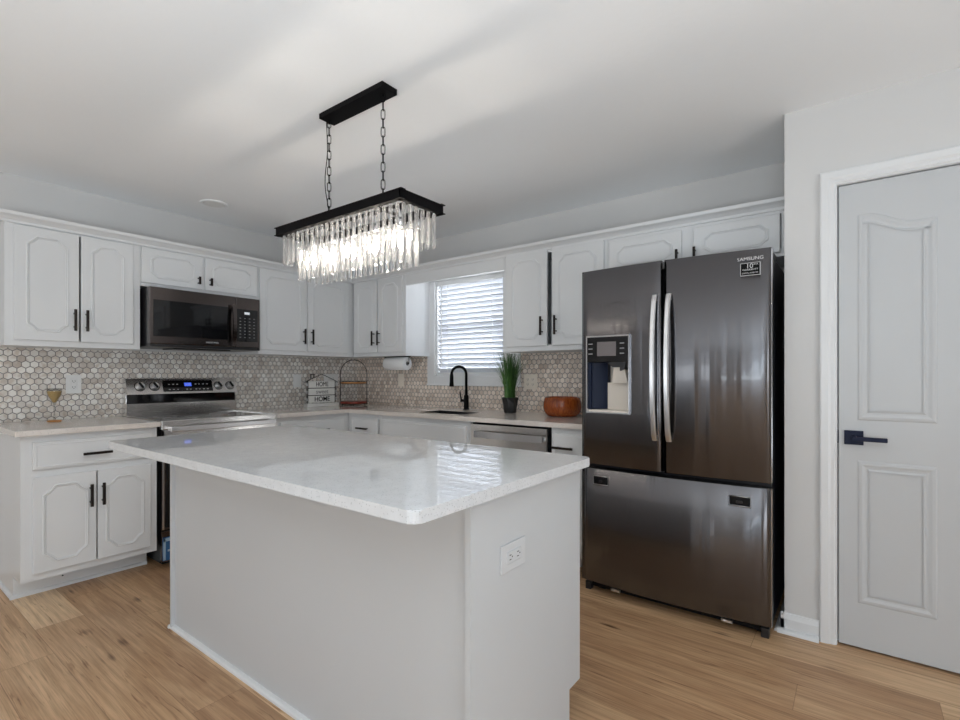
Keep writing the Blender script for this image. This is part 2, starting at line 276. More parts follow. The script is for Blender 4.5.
# ------------------------------------------------------------------ mesh builder
def TA(u, d, z): return (XA+d, u, z)      # along the left wall, out from it
def TB(u, d, z): return (u, YB-d, z)      # along the far wall, out from it
def TW(x, y, z): return (x, y, z)
class B:
    def __init__(s, T=TW): s.bm = bmesh.new(); s.T = T
    def v(s, p): return s.bm.verts.new(s.T(*p))
    def face(s, vs, smooth=False):
        try: f = s.bm.faces.new(vs); f.smooth = smooth; return f
        except ValueError: return None
    def box(s, a0, a1, b0, b1, c0, c1, bev=0, seg=2):
        vs = [s.v((a, b_, c)) for a in (a0, a1) for b_ in (b0, b1) for c in (c0, c1)]
        fs = [s.face([vs[i] for i in q]) for q in ((0,1,3,2),(4,6,7,5),(0,4,5,1),(2,3,7,6),(0,2,6,4),(1,5,7,3))]
        if bev:
            ed = list({e for f in fs for e in f.edges})
            bmesh.ops.bevel(s.bm, geom=ed, offset=bev, segments=seg, affect='EDGES', profile=.5)
        return s
    def hexa(s, pts):                       # 8 free corners, order as box
        vs = [s.v(p) for p in pts]
        for q in ((0,1,3,2),(4,6,7,5),(0,4,5,1),(2,3,7,6),(0,2,6,4),(1,5,7,3)): s.face([vs[i] for i in q])
        return s
    def tube(s, pts, r, seg=10, closed=False, cap=True):
        P = [Vector(p) for p in pts]; n = len(P); rs = r if isinstance(r, (list, tuple)) else [r]*n
        rings = []; up = None
        for i in range(n):
            if closed: t = (P[(i+1) % n]-P[i-1])
            else: t = P[min(i+1, n-1)]-P[max(i-1, 0)]
            t.normalize()
            if up is None: up = Vector((0,0,1)) if abs(t.z) < .9 else Vector((1,0,0))
            a = t.cross(up).normalized(); c = a.cross(t).normalized(); up = c
            rings.append([s.v(P[i]+(a*math.cos(2*PI*k/seg)+c*math.sin(2*PI*k/seg))*rs[i]) for k in range(seg)])
        for i in range(n if closed else n-1):
            A, C = rings[i], rings[(i+1) % n]
            for k in range(seg): s.face([A[k], A[(k+1) % seg], C[(k+1) % seg], C[k]], True)
        if cap and not closed: s.face(rings[0][::-1]); s.face(rings[-1])
        return s
    def lathe(s, prof, c, seg=32, ax='z'):
        rings = []
        for r, h in prof:
            ring = []
            for k in range(seg):
                a = 2*PI*k/seg; x, y = r*math.cos(a), r*math.sin(a)
                p = {'z': (c[0]+x, c[1]+y, c[2]+h), 'x': (c[0]+h, c[1]+x, c[2]+y), 'y': (c[0]+x, c[1]+h, c[2]+y)}[ax]
                ring.append(s.v(p))
            rings.append(ring)
        for A, C in zip(rings, rings[1:]):
            for k in range(seg): s.face([A[k], A[(k+1) % seg], C[(k+1) % seg], C[k]], True)
        s.face(rings[0][::-1]); s.face(rings[-1]); return s
    def prism(s, poly, f0, f1, order):      # poly in 2 coords, extruded along third; order maps (p,q,e)->coords
        A = [s.v(order(p, q, f0)) for p, q in poly]; C = [s.v(order(p, q, f1)) for p, q in poly]; n = len(poly)
        for i in range(n): s.face([A[i], A[(i+1) % n], C[(i+1) % n], C[i]])
        s.face(A[::-1]); s.face(C); return s
    def sweep(s, path, prof, d0):           # closed (u,z) path; prof = [(inward offset, height)]
        n = len(path); P = [Vector(p) for p in path]
        area2 = sum(P[i].x*P[(i+1) % n].y-P[(i+1) % n].x*P[i].y for i in range(n)); sg = 1 if area2 > 0 else -1
        dirs = []
        for i in range(n):
            a = (P[i]-P[i-1]).normalized(); c = (P[(i+1) % n]-P[i]).normalized()
            na = Vector((-a.y, a.x))*sg; nc = Vector((-c.y, c.x))*sg; m_ = (na+nc).normalized()
            dirs.append(m_/max(.4, m_.dot(na)))
        rings = [[s.v((P[i].x+dirs[i].x*o, d0+h, P[i].y+dirs[i].y*o)) for i in range(n)] for o, h in prof]
        for A, C in zip(rings, rings[1:]):
            for i in range(n): s.face([A[i], A[(i+1) % n], C[(i+1) % n], C[i]])
        return s
    def grid_slab(s, xs, ys, keep, z0, z1):  # plan grid with missing cells, only outside faces
        cells = {(i, j) for i in range(len(xs)-1) for j in range(len(ys)-1) if keep((xs[i]+xs[i+1])/2, (ys[j]+ys[j+1])/2)}
        V = {}
        def g(i, j, z):
            if (i, j, z) not in V: V[(i, j, z)] = s.v((xs[i], ys[j], z))
            return V[(i, j, z)]
        for i, j in cells:
            s.face([g(i,j,z1), g(i+1,j,z1), g(i+1,j+1,z1), g(i,j+1,z1)]); s.face([g(i,j,z0), g(i,j+1,z0), g(i+1,j+1,z0), g(i+1,j,z0)])
            for di, dj, a, c in ((-1,0,(i,j),(i,j+1)), (1,0,(i+1,j+1),(i+1,j)), (0,-1,(i+1,j),(i,j)), (0,1,(i,j+1),(i+1,j+1))):
                if (i+di, j+dj) not in cells: s.face([g(*a,z0), g(*c,z0), g(*c,z1), g(*a,z1)])
        return s
    def build(s, name, mat, parent=None, label=None, kind=None):
        bmesh.ops.remove_doubles(s.bm, verts=s.bm.verts, dist=1e-6)
        bmesh.ops.recalc_face_normals(s.bm, faces=s.bm.faces)
        me = bpy.data.meshes.new(name); s.bm.to_mesh(me); s.bm.free()
        me.materials.append(M[mat] if isinstance(mat, str) else mat)
        o = bpy.data.objects.new(name, me); COL.objects.link(o)
        if parent is not None: attach(o, parent)
        if label: o['label'] = label
        if kind: o['kind'] = kind
        return o
def wloc(o):
    v = Vector(o.location)
    while o.parent is not None: o = o.parent; v = v  # children carry world coordinates through the inverse
    return v
ROOT = {}
def attach(o, p):
    o.parent = p
    r = p
    while r.parent is not None: r = r.parent
    if p is r: o.matrix_parent_inverse = Matrix.Translation(-Vector(r.location))
def thing(name, label, cat, loc, group=None):
    o = bpy.data.objects.new(name, None); COL.objects.link(o); o.location = loc; o.empty_display_size = .1
    o['label'] = label; o['category'] = cat
    if group: o['group'] = group
    return o
def tag(o, label, cat, group=None):
    o['label'] = label; o['category'] = cat
    if group: o['group'] = group
    return o
def text(name, s, size, loc, rot, mat, parent, ext=.0006, sx=1, bold=0):
    cu = bpy.data.curves.new('t', 'FONT'); cu.body = s; cu.offset = bold; cu.size = size; cu.extrude = ext; cu.align_x = 'CENTER'; cu.align_y = 'CENTER'
    t = bpy.data.objects.new('t', cu); COL.objects.link(t); bpy.context.view_layer.update()
    me = bpy.data.meshes.new_from_object(t.evaluated_get(bpy.context.evaluated_depsgraph_get()))
    bpy.data.objects.remove(t)
    mt = Matrix.Translation(loc) @ Matrix.Rotation(rot[2], 4, 'Z') @ Matrix.Rotation(rot[0], 4, 'X') @ Matrix.Diagonal((sx, 1, 1, 1))
    me.transform(mt); me.name = name; me.materials.clear(); me.materials.append(M[mat])
    o = bpy.data.objects.new(name, me); COL.objects.link(o)
    if parent is not None: attach(o, parent)
    return o

# ------------------------------------------------------------------ room shell
B().box(XA-.2, XR+.15, YN-.15, YB+.2, -.1, 0).build('floor', 'floor', kind='structure')
B().box(XA-.2, XR+.15, YN-.15, YB+.2, HC, HC+.12).build('ceiling', 'ceil', kind='structure')
def wall_open(name, T, u0, u1, d0, d1, holes, mat='wall'):
    """wall slab from u0..u1, thickness d0..d1, holes = (ua,ub,za,zb)"""
    us = sorted({u0, u1, *[h for q in holes for h in q[:2]]}); zs = sorted({0, HC, *[h for q in holes for h in q[2:]]})
    b = B(lambda x, y, z: T(x, z, y))
    b.grid_slab(us, zs, lambda u, z: not any(q[0] < u < q[1] and q[2] < z < q[3] for q in holes), d0, d1)
    return b.build(name, mat, kind='structure')
WX0, WX1, WZ0, WZ1 = -3.03, -2.285, 1.195, 2.055          # kitchen window opening
wall_open('wall_left', TA, YN, YB, -.12, 0, [])
wall_open('wall_far', TB, XA, -.27, -.14, 0, [(WX0, WX1, WZ0, WZ1)])
PY = 2.735; DX0, DX1, DZ1 = -.071, .700, 2.050          # pantry wall plane and door opening
TP = lambda u, d, z: (u, PY-d, z)
wall_open('wall_pantry', TP, -.271, XR, -.11, 0, [(DX0, DX1, 0, DZ1)])
B().box(-.271, -.161, PY+.11, YB, 0, HC).build('wall_return', 'wall', kind='structure')
TR = lambda u, d, z: (XR-d, u, z)
wall_open('wall_right', TR, YN, PY+.11, -.12, 0, [(-1.7, 1.0, .12, 2.1)])
TN = lambda u, d, z: (u, YN+d, z)
wall_open('wall_near', TN, XA, XR, -.12, 0, [(-3.2, -1.4, .12, 2.1), (.2, 1.6, .75, 2.05)])
# sashes of the unseen windows that light the room
def sash(n, T, u0, u1, z0, z1, mull):
    r = B(T).box(u0-.07, u0, -.02, .02, z0-.07, z1+.07).box(u1, u1+.07, -.02, .02, z0-.07, z1+.07).box(u0, u1, -.02, .02, z0-.07, z0).box(u0, u1, -.02, .02, z1, z1+.07)
    for k in mull: r.box(k-.035, k+.035, -.06, -.02, z0, z1)
    f = r.build(n, 'trim', kind='structure')
    g = B(T).box(u0, u1, -.075, -.070, z0, z1).build('window_pane', 'glass', f); return f
sash('window_2', TR, -1.7, 1.0, .12, 2.1, (-.35,)); sash('window_3', TN, -3.2, -1.4, .12, 2.1, (-2.3,)); sash('window_4', TN, .2, 1.6, .75, 2.05, (.9,))
# tiled backsplash skins
B(TA).box(.62, YB, 0, .008, .915, 1.375).build('wall_tile_left', 'tileA', kind='structure')
us = [XA+.008, -3.12, -2.12, -1.23]; zs = [.915, 1.115, 1.376]
B(lambda x, y, z: TB(x, z, y)).grid_slab(us, zs, lambda u, z: not (-3.12 < u < -2.12 and z > 1.115), 0, .008).build('wall_tile_far', 'tileB', kind='structure')
# kitchen window: casing, sash, panes
wf = B(TB).box(-3.12, WX0, 0, .022, 1.115, 2.115, .003).box(WX1, -2.12, 0, .022, 1.115, 2.115, .003).box(WX0, WX1, 0, .022, WZ1, 2.115, .003).box(WX0, WX1, 0, .022, 1.115, WZ0, .003).box(-3.125, -2.115, .0, .028, 1.108, 1.122, .003).build('window_1', 'trim', kind='structure')
B(TB).box(WX0, WX0+.012, -.14, 0, WZ0, WZ1).box(WX1-.012, WX1, -.14, 0, WZ0, WZ1).box(WX0, WX1, -.14, 0, WZ0, WZ0+.012).box(WX0, WX1, -.14, 0, WZ1-.012, WZ1).build('window_jamb', 'trim', wf)
b = B(TB)
for z0, z1, d in ((WZ0+.012, 1.61, -.07), (1.58, WZ1-.012, -.10)):
    b.box(WX0+.012, WX0+.05, d-.03, d, z0, z1).box(WX1-.05, WX1-.012, d-.03, d, z0, z1).box(WX0+.012, WX1-.012, d-.03, d, z0, z0+.04).box(WX0+.012, WX1-.012, d-.03, d, z1-.04, z1)
sf = b.build('window_frame', 'trim', wf)
B(TB).box(WX0+.04, WX1-.04, -.088, -.084, WZ0+.05, 1.575).box(WX0+.04, WX1-.04, -.118, -.114, 1.62, WZ1-.05).build('window_pane', 'glass', wf)
# blind
bl = thing('window_blind', 'white horizontal slat blind, lowered over the window above the sink', 'blind', ((WX0+WX1)/2, YB+.03, WZ0))
b = B(TB); n = 18; zt = WZ1-.07
for i in range(n):
    z = zt - i*(zt-WZ0-.045)/(n-1); a = math.radians(52); hw = .025; dy, dz = hw*math.cos(a), hw*math.sin(a); t = .0014
    # room edge high, window edge low
    x0, x1 = WX0+.016, WX1-.016; c = -.020
    vs = []
    for x in (x0, x1):
        for k in range(5):
            q = -1+k*.5; bow = .003*(1-q*q)
            vs.append((x, c+q*dy-bow*math.sin(a), z+q*dz+bow*math.cos(a)))
    f = [b.v(p) for p in vs]; g = [b.v((p[0], p[1]+t*math.sin(a), p[2]-t*math.cos(a))) for p in vs]
    for k in range(4): b.face([f[k], f[k+1], f[k+6], f[k+5]], True); b.face([g[k], g[k+5], g[k+6], g[k+1]], True)
    for A in ((0, 5), (4, 9)): b.face([f[A[0]], f[A[1]], g[A[1]], g[A[0]]])
b.build('slats', 'blind', bl)
B(TB).box(WX0+.013, WX1-.013, -.06, -.002, WZ1-.055, WZ1-.013, .002).build('headrail', 'white', bl)
B(TB).box(WX0+.016, WX1-.016, -.055, -.012, WZ0+.014, WZ0+.030, .003).build('bottom_rail', 'white', bl)
for u in (WX0+.13, WX1-.13): B(TB).box(u-.002, u+.002, -.009, -.008, WZ0+.03, WZ1-.05).box(u-.002, u+.002, -.056, -.055, WZ0+.03, WZ1-.05).build('ladder_cord', 'white', bl)
B().tube([(WX0+.06, YB+.004, WZ1-.05), (WX0+.06, YB+.004, WZ0+.08)], .004, 8).build('tilt_wand', 'white', bl)

# baseboards, casing, pantry door
bp_ = [(0,0),(.014,0),(.014,.062),(.010,.072),(.006,.085),(0,.088)]
qr = [(0,0),(.026,0),(.025,.008),(.021,.014),(.014,.018),(0,.019)]
def run(prof, u0, u1, T): return B(T).prism(prof, u0, u1, lambda p, q, e: (e, p, q))
b = run(bp_, -.285, -.135, TP); b.prism([(p+.0135, q) for p, q in qr], -.297, -.135, lambda p, q, e: (e, p, q))
b.build('baseboard_pantry', 'trim', kind='structure')
TS = lambda u, d, z: (-.271-d, u, z)
run(bp_, PY-.014, YB, TS).prism([(p+.0135, q) for p, q in qr], PY-.03, YB, lambda p, q, e: (e, p, q)).build('baseboard_return', 'trim', kind='structure')
run(bp_, YN, .60, TA).build('baseboard_left', 'trim', kind='structure')
run(bp_, .78, XR, TP).build('baseboard_pantry_right', 'trim', kind='structure')
cp = [(0,0),(0,.017),(.006,.020),(.030,.018),(.040,.013),(.052,.013),(.058,.009),(.062,.009),(.062,0)]  # across, thickness from outer edge
def casing(b, T_in):
    pass
b = B(TP)
def mitred(b, A, C):
    va = [b.v(p) for p in A]; vc = [b.v(p) for p in C]; n = len(A)
    for i in range(n): b.face([va[i], va[(i+1) % n], vc[(i+1) % n], vc[i]])
    b.face(va[::-1]); b.face(vc)
mitred(b, [(DX0-.062+p, q, 0) for p, q in cp], [(DX0-.062+p, q, DZ1+.062-p) for p, q in cp])
mitred(b, [(DX1+.062-p, q, 0) for p, q in cp], [(DX1+.062-p, q, DZ1+.062-p) for p, q in cp])
mitred(b, [(DX0-.062+p, q, DZ1+.062-p) for p, q in cp], [(DX1+.062-p, q, DZ1+.062-p) for p, q in cp])
b.build('trim_1', 'trim', kind='structure')
B(TP).box(DX0-.018+.018, DX0+.002, -.11, 0, 0, DZ1).box(DX1-.002, DX1, -.11, 0, 0, DZ1).box(DX0, DX1, -.11, 0, DZ1-.002, DZ1).box(DX0+.002, DX0+.014, -.058, -.046, 0, DZ1).box(DX0+.002, DX1-.002, -.058, -.046, DZ1-.014, DZ1-.002).build('door_jamb', 'trim', kind='structure')
b = B(TP); a0, a1 = DX0+.007, DX1-.007; b.box(a0, a1, -.043, -.006, .010, DZ1-.007, .0015)
prof = [(0,.0001),(.006,.0035),(.016,.0045),(.026,.0012),(.034,.0006),(.040,.0042),(.044,.0048)]
def arch_panel(u0, u1, z0, z1, arch, flip=False):
    pts = [(u0, z0), (u1, z0)]
    n = 14 if arch else 1
    for k in range(n+1):
        t = k/n; u = u1+(u0-u1)*t
        f = t if not flip else 1-t          # f = 1 at the outer side of the door
        if arch: dz = -.056*(.5-.5*math.cos(PI*min(1, max(0, (1-f)-.12)/.62)))
        else: dz = 0
        pts.append((u, z1+dz))
    return pts
for u0, u1, fl in ((.003, .263, False), (.366, .626, True)):
    for z0, z1, ar in ((1.005, 1.905, True), (.205, .828, False)):
        path = arch_panel(u0, u1, z0, z1, ar, fl)
        b.sweep(path, prof, -.006)
d = b.build('door_1', 'door', kind='structure')
h = B(TP).box(-.044, .024, -.006, .004, .897, .959, .002).build('door_handle', 'navy', d)
B(TP).tube([(-.008, .0, .928), (-.008, .045, .928)], .011, 14).box(-.018, .104, .036, .048, .9175, .9365, .003).build('lever', 'navy', h)
B(TP).box(DX0+.0025, DX0+.006, -.04, -.004, .90, .955).build('strike_plate', 'navy', d)

# ------------------------------------------------------------------ cabinets
def handle(parent, T, u, z, d, L=.130, vert=True, name='handle', r=.0068):
    b = B(T); k = L/2; q = k*.62
    if vert:
        b.box(u-r, u+r, d+.026, d+.037, z-k, z+k, .001, 1)
        for s_ in (-q, q): b.box(u-.004, u+.004, d-.0005, d+.027, z+s_-.004, z+s_+.004)
    else:
        b.box(u-k, u+k, d+.026, d+.037, z-r, z+r, .001, 1)
        for s_ in (-q, q): b.box(u+s_-.004, u+s_+.004, d-.0005, d+.027, z-.004, z+.004)
    return b.build(name, 'bronze', parent)
def oct_path(u0, u1, z0, z1, cu, cz):
    def corner(cx, cz_, sx, sz):
        pts = [(0, 1.0), (.12, .82), (.42, .60), (.60, .42), (.82, .12), (1.0, 0)]
        return [(cx+sx*p*cu, cz_+sz*q*cz) for p, q in pts]
    a = corner(u0, z0, 1, 1); b_ = corner(u1, z0, -1, 1)[::-1]; c = corner(u1, z1, -1, -1); d_ = corner(u0, z1, 1, -1)[::-1]
    return a+b_+c+d_
BEAD = [(0,0),(.0020,.0042),(.0055,.0055),(.0090,.0042),(.011,.0002),(.0135,.0030),(.018,.0002)]
def door_leaf(parent, T, u0, u1, z0, z1, d0, style='upper', hu=None, hz=None, hl=.13, name='cabinet_door'):
    b = B(T).box(u0, u1, d0, d0+.019, z0, z1, .004, 2)
    w_, h_ = u1-u0, z1-z0
    if style == 'upper': b.sweep(oct_path(u0+.05, u1-.05, z0+.048, z1-.048, .05, .05), BEAD, d0+.019)
    elif style == 'short': b.sweep(oct_path(u0+.05, u1-.05, z0+.038, z1-.038, .045, .036), BEAD, d0+.019)
    elif style == 'base': b.sweep(oct_path(u0+.036, u1-.036, z0+.045, z1-.045, .058, .055), BEAD, d0+.019)
    elif style == 'drawer': b.sweep([(u0+.008, z0+.008), (u1-.008, z0+.008), (u1-.008, z1-.008), (u0+.008, z1-.008)], [(0,0),(.004,.003),(.010,.003),(.012,.0005)], d0+.018)
    o = b.build(name, 'cab', parent)
    if hu is not None: handle(o, T, hu, hz, d0+.019, hl, style != 'drawer')
    return o
TOE = .160
def carcass(T, u0, u1, z0, z1, depth, parent, stiles=(), rails=(), frame_top=.04, frame_bot=.042, ends=(.04, .04), toe=0, back=.008, top=True, name='cabinet_body'):
    b = B(T); t = .016; e = .001
    zt = z0
    if toe:
        prof_ = [(back, 0), (depth-TOE, 0), (depth-TOE, toe), (depth-.02, toe), (depth-.02, z1), (back, z1)]
        for ua, ub in ((u0, u0+t), (u1-t, u1)): b.prism(prof_, ua, ub, lambda p, q, e_: (e_, p, q))
        b.box(u0+t, u1-t, depth-TOE-.015, depth-TOE, 0, toe); zt = toe
    else:
        b.box(u0, u0+t, back, depth-.02, z0, z1).box(u1-t, u1, back, depth-.02, z0, z1)
    b.box(u0+t, u1-t, back, depth-.02, zt, zt+t)
    if top: b.box(u0+t, u1-t, back, depth-.02, z1-t, z1)
    b.box(u0+t, u1-t, back, back+.006, zt+t, z1-(t if top else 0))
    # face frame
    b.box(u0, u0+ends[0], depth-.02, depth, zt, z1).box(u1-ends[1], u1, depth-.02, depth, zt, z1)
    b.box(u0+ends[0], u1-ends[1], depth-.02, depth, zt, zt+frame_bot).box(u0+ends[0], u1-ends[1], depth-.02, depth, z1-frame_top, z1)
    for s_ in stiles: b.box(s_-.042, s_+.042, depth-.02, depth, zt+frame_bot, z1-frame_top)
    for r_ in rails: b.box(u0+ends[0], u1-ends[1], depth-.02, depth, r_-.025, r_+.025)
    return b.build(name, 'cab', parent)
UZ0, UZ1, UD = 1.372, 2.09, .32
def upper(label, T, u0, u1, z0, doors, style, hs, stiles, ends=(.04,.04), gl=None):
    c = T((u0+u1)/2, UD/2, z0)
    r = thing('upper_cabinet', label, 'cabinet', c, 'white upper cabinets')
    carcass(T, u0+.001, u1-.001, z0, UZ1, UD, r, stiles, ends=ends)
    for (a, c_, za, zb), (hu, hz, hl) in zip(doors, hs):
        door_leaf(r, T, a, c_, za, zb, UD, style, hu, hz, hl)
    return r
upper('white double-door upper cabinet left of the microwave, by the picture edge', TA, .617, 1.281, UZ0,
      [(.655, .951, 1.405, 2.058), (.960, 1.238, 1.405, 2.058)], 'upper', [(.926, 1.535, .13), (.985, 1.535, .13)], ())
upper('short white upper cabinet directly above the microwave', TA, 1.281, 2.098, 1.80,
      [(1.285, 1.672, 1.822, 2.058), (1.690, 2.085, 1.822, 2.058)], 'short', [(1.640, 1.882, .055), (1.722, 1.882, .055)], (1.681,), ends=(.02,.02))
upper('white double-door upper cabinet between microwave and room corner', TA, 2.098, 3.349, UZ0,
      [(2.107, 2.526, 1.405, 2.058), (2.545, 2.975, 1.405, 2.058)], 'upper', [(2.497, 1.532, .13), (2.575, 1.532, .13)], (2.5355,), ends=(.03, .40))
upper('narrow white upper cabinet between room corner and window', TB, XA+UD+.0205, -3.091, UZ0,
      [(-3.757, -3.447, 1.405, 2.058), (-3.430, -3.118, 1.405, 2.058)], 'upper', [(-3.475, 1.532, .13), (-3.402, 1.532, .13)], (-3.4385,), ends=(.04,.03))
upper('white upper cabinet between window and refrigerator, wide dark gap between its doors', TB, -2.070, -1.268, UZ0,
      [(-2.040, -1.700, 1.405, 2.066), (-1.664, -1.288, 1.405, 2.066)], 'upper', [(-1.735, 1.542, .13), (-1.627, 1.542, .13)], ())
upper('short white upper cabinet above the refrigerator', TB, -1.268, -.273, 1.825,
      [(-1.252, -.812, 1.845, 2.045), (-.745, -.318, 1.845, 2.045)], 'short', [(-.832, 1.885, .09), (-.735, 1.885, .09)], (-.78,), ends=(.02,.04))
# valance over the window and crown along both runs
B(TB).box(-3.0905, -2.0705, UD-.02, UD, 1.975, UZ1).build('trim_2', 'cab', kind='structure')
crown = [(UD-.01, 2.066), (UD+.010, 2.066), (UD+.012, 2.080), (UD+.026, 2.094), (UD+.044, 2.104), (UD+.048, 2.122), (UD-.01, 2.122)]
crown = [(p+.0008, q) if p > UD else (p, q) for p, q in crown]
b = B(TA).prism([(p, q) for p, q in crown if q > 2.0], .590, YB-UD+.0, lambda p, q, e: (e, p, q)); b.box(.590, .617, 0.001, UD+.012, 2.080, 2.122); b.box(.617, 3.03, .001, UD, 2.0905, 2.122)
b.build('trim_3', 'cab', kind='structure')
b = B(TB).prism(crown, XA+UD-.01, -.272, lambda p, q, e: (e, p, q)); b.box(XA+UD, -.272, .001, UD, 2.0905, 2.122)
b.build('trim_4', 'cab', kind='structure')
# base cabinets
BD = .675
def base(label, T, u0, u1, D, doors, drawers, depth=BD, stiles=(), rails=(.68,), ends=(.04,.04)):
    r = thing('base_cabinet', label, 'cabinet', T((u0+u1)/2, depth/2, 0), 'white base cabinets')
    carcass(T, u0+.001, u1-.001, 0, .884, depth, r, stiles, rails, ends=ends, toe=.118, top=False)
    for a in doors: door_leaf(r, T, a[0], a[1], .155, .662, depth, 'base', a[2], .53, .125)
    for a in drawers: door_leaf(r, T, a[0], a[1], .702, .848, depth, 'drawer', a[2], .765 if a[2] else None, .135, name='drawer')
    return r
r = base('white base cabinet with one drawer and two doors, left of the range', TA, .620, 1.252, 0, [(.668, .941, .912), (.947, 1.215, .968)], [(.666, 1.222, .941)], ends=(.055,.045))
b = B(TA)   # shoe moulding round its foot
b.prism([(0,0),(.013,0),(.012,.010),(.007,.017),(0,.019)], .606, 1.25, lambda p, q, e: (e, BD-TOE+.0005+p, q))
b.prism([(0,0),(.013,0),(.012,.010),(.007,.017),(0,.019)], .009, BD-TOE+.012, lambda p, q, e: (.6205-p, e, q))
b.build('shoe_moulding', 'trim', r)
B(TA).lathe([(.004,0),(.004,.004),(.001,.004)], (.83, BD-TOE, .06), 8, 'y').build('screw_head', 'black', r)
base('white corner base cabinet right of the range', TA, 2.048, 2.700, 0, [(2.07, 2.34, 2.31), (2.36, 2.66, 2.39)], [(2.072, 2.66, 2.415)], stiles=(2.35,), ends=(.03,.06))
BB = YB-2.71
base('narrow white base cabinet in the corner left of the sink', TB, XA+BD+.001, -3.045, 0, [(-3.40, -3.07, -3.10)], [(-3.395, -3.07, -3.232)], BB, ends=(.05,.02))
base('white sink base cabinet below the black faucet', TB, -3.045, -2.128, 0, [(-3.02, -2.60, -2.63), (-2.575, -2.155, -2.545)], [(-3.02, -2.155, None)], BB, stiles=(-2.5875,), ends=(.03,.035))
base('narrow white base cabinet between dishwasher and refrigerator', TB, -1.498, -1.238, 0, [(-1.485, -1.255, -1.46)], [(-1.485, -1.255, -1.40)], BB, ends=(.02,.02))
# filler in the blind corner
B().box(XA+.01, XA+BD-.001, 2.7005, 2.74, .12, .884).box(XA+.01, XA+.05, 2.74, 3.34, .12, .884).build('corner_filler', 'cab')
tag(bpy.data.objects['corner_filler'], 'white filler panel closing the inner corner between the base cabinet runs', 'panel')

# countertops
b = B().box(XA+.009, -3.408, .592, 1.258, .885, .915, .003)
tag(b.build('countertop', 'quartzw'), 'beige quartz countertop left of the range, holding the stemmed glass', 'countertop')
SX0, SX1, SY0, SY1 = -2.73, -2.29, 2.80, 3.05
xs = [XA+.009, -3.408, SX0, SX1, -1.238]; ys = [2.047, 2.672, SY0, SY1, YB-.009]
b = B().grid_slab(xs, ys, lambda x, y: (y > 2.672 or x < -3.408) and not (SX0 < x < SX1 and SY0 < y < SY1), .885, .915)
tag(b.build('countertop', 'quartzw'), 'L-shaped beige quartz countertop running from range to refrigerator under window', 'countertop')
s = thing('sink', 'dark undermount kitchen sink below the window', 'sink', ((SX0+SX1)/2, (SY0+SY1)/2, .66))
b = B(); e = .008
b.box(SX0-e, SX0+.001, SY0-e, SY1+e, .67, .884).box(SX1-.001, SX1+e, SY0-e, SY1+e, .67, .884).box(SX0, SX1, SY0-e, SY0+.001, .67, .884).box(SX0, SX1, SY1-.001, SY1+e, .67, .884).box(SX0-e, SX1+e, SY0-e, SY1+e, .66, .67)
b.box(SX0+.0005, SX0+.006, SY0+.0005, SY1-.0005, .68, .9135).box(SX1-.006, SX1-.0005, SY0+.0005, SY1-.0005, .68, .9135).box(SX0+.006, SX1-.006, SY0+.0005, SY0+.006, .68, .9135).box(SX0+.006, SX1-.006, SY1-.006, SY1-.0005, .68, .9135)
b.build('basin', 'bplastic', s)
B().lathe([(.04, 0), (.04, .003), (.02, .004)], ((SX0+SX1)/2, (SY0+SY1)/2, .6705), 20).build('drain', 'steel', s)

# faucet
FX, FY = -2.590, 3.235
f = thing('faucet', 'matte black gooseneck kitchen faucet standing behind the sink', 'faucet', (FX, FY, .916))
B().lathe([(.026, 0), (.026, .006), (.021, .010), (.0205, .115), (.017, .122)], (FX, FY, .9155), 24).build('base', 'bmetal', f)
dx, dy = -.62, -.78
R_ = .062; pts = [(FX, FY, 1.03), (FX, FY, 1.21)]
for k in range(1, 13):
    a = PI*k/12; t = R_*(1-math.cos(a)); pts.append((FX+dx*t, FY+dy*t, 1.21+R_*math.sin(a)))
B().tube(pts, .0115, 14).build('spout', 'bmetal', f)
e = pts[-1]
B().lathe([(.013, 0), (.0155, -.02), (.0165, -.07), (.020, -.105), (.018, -.108)][::-1], (e[0], e[1], e[2]+.005), 20).build('spray_head', 'bmetal', f)
B().tube([(FX-.015, FY, .99), (FX-.05, FY-.012, .99)], .012, 14).tube([(FX-.042, FY-.01, .99), (FX-.05, FY-.014, 1.03), (FX-.054, FY-.017, 1.065)], [.007, .006, .0045], 10).build('lever', 'bmetal', f)

# ------------------------------------------------------------------ dishwasher
dw = thing('dishwasher', 'stainless dishwasher with a curved bar handle under the far counter', 'dishwasher', (-1.81, 3.0, 0))
B().box(-2.118, -1.515, 2.72, 3.32, .10, .875).box(-2.10, -1.53, 2.78, 3.3, 0, .10).build('tub', 'black', dw)
dd = B().box(-2.116, -1.522, 2.690, 2.719, .115, .868, .003).build('door', 'steel', dw)
pts = [(-2.06+.53*k/14, 2.652-.022*math.sin(PI*k/14), .806) for k in range(15)]
b = B()
for i in range(14):
    p, q = pts[i], pts[i+1]
    b.hexa([(p[0],p[1],p[2]-.021),(p[0],p[1],p[2]+.021),(p[0],p[1]+.012,p[2]-.021),(p[0],p[1]+.012,p[2]+.021),(q[0],q[1],q[2]-.021),(q[0],q[1],q[2]+.021),(q[0],q[1]+.012,q[2]-.021),(q[0],q[1]+.012,q[2]+.021)])
b.box(-2.06, -2.04, 2.655, 2.692, .794, .818).box(-1.55, -1.53, 2.655, 2.692, .794, .818)
b.build('handle', 'hsteel', dd)

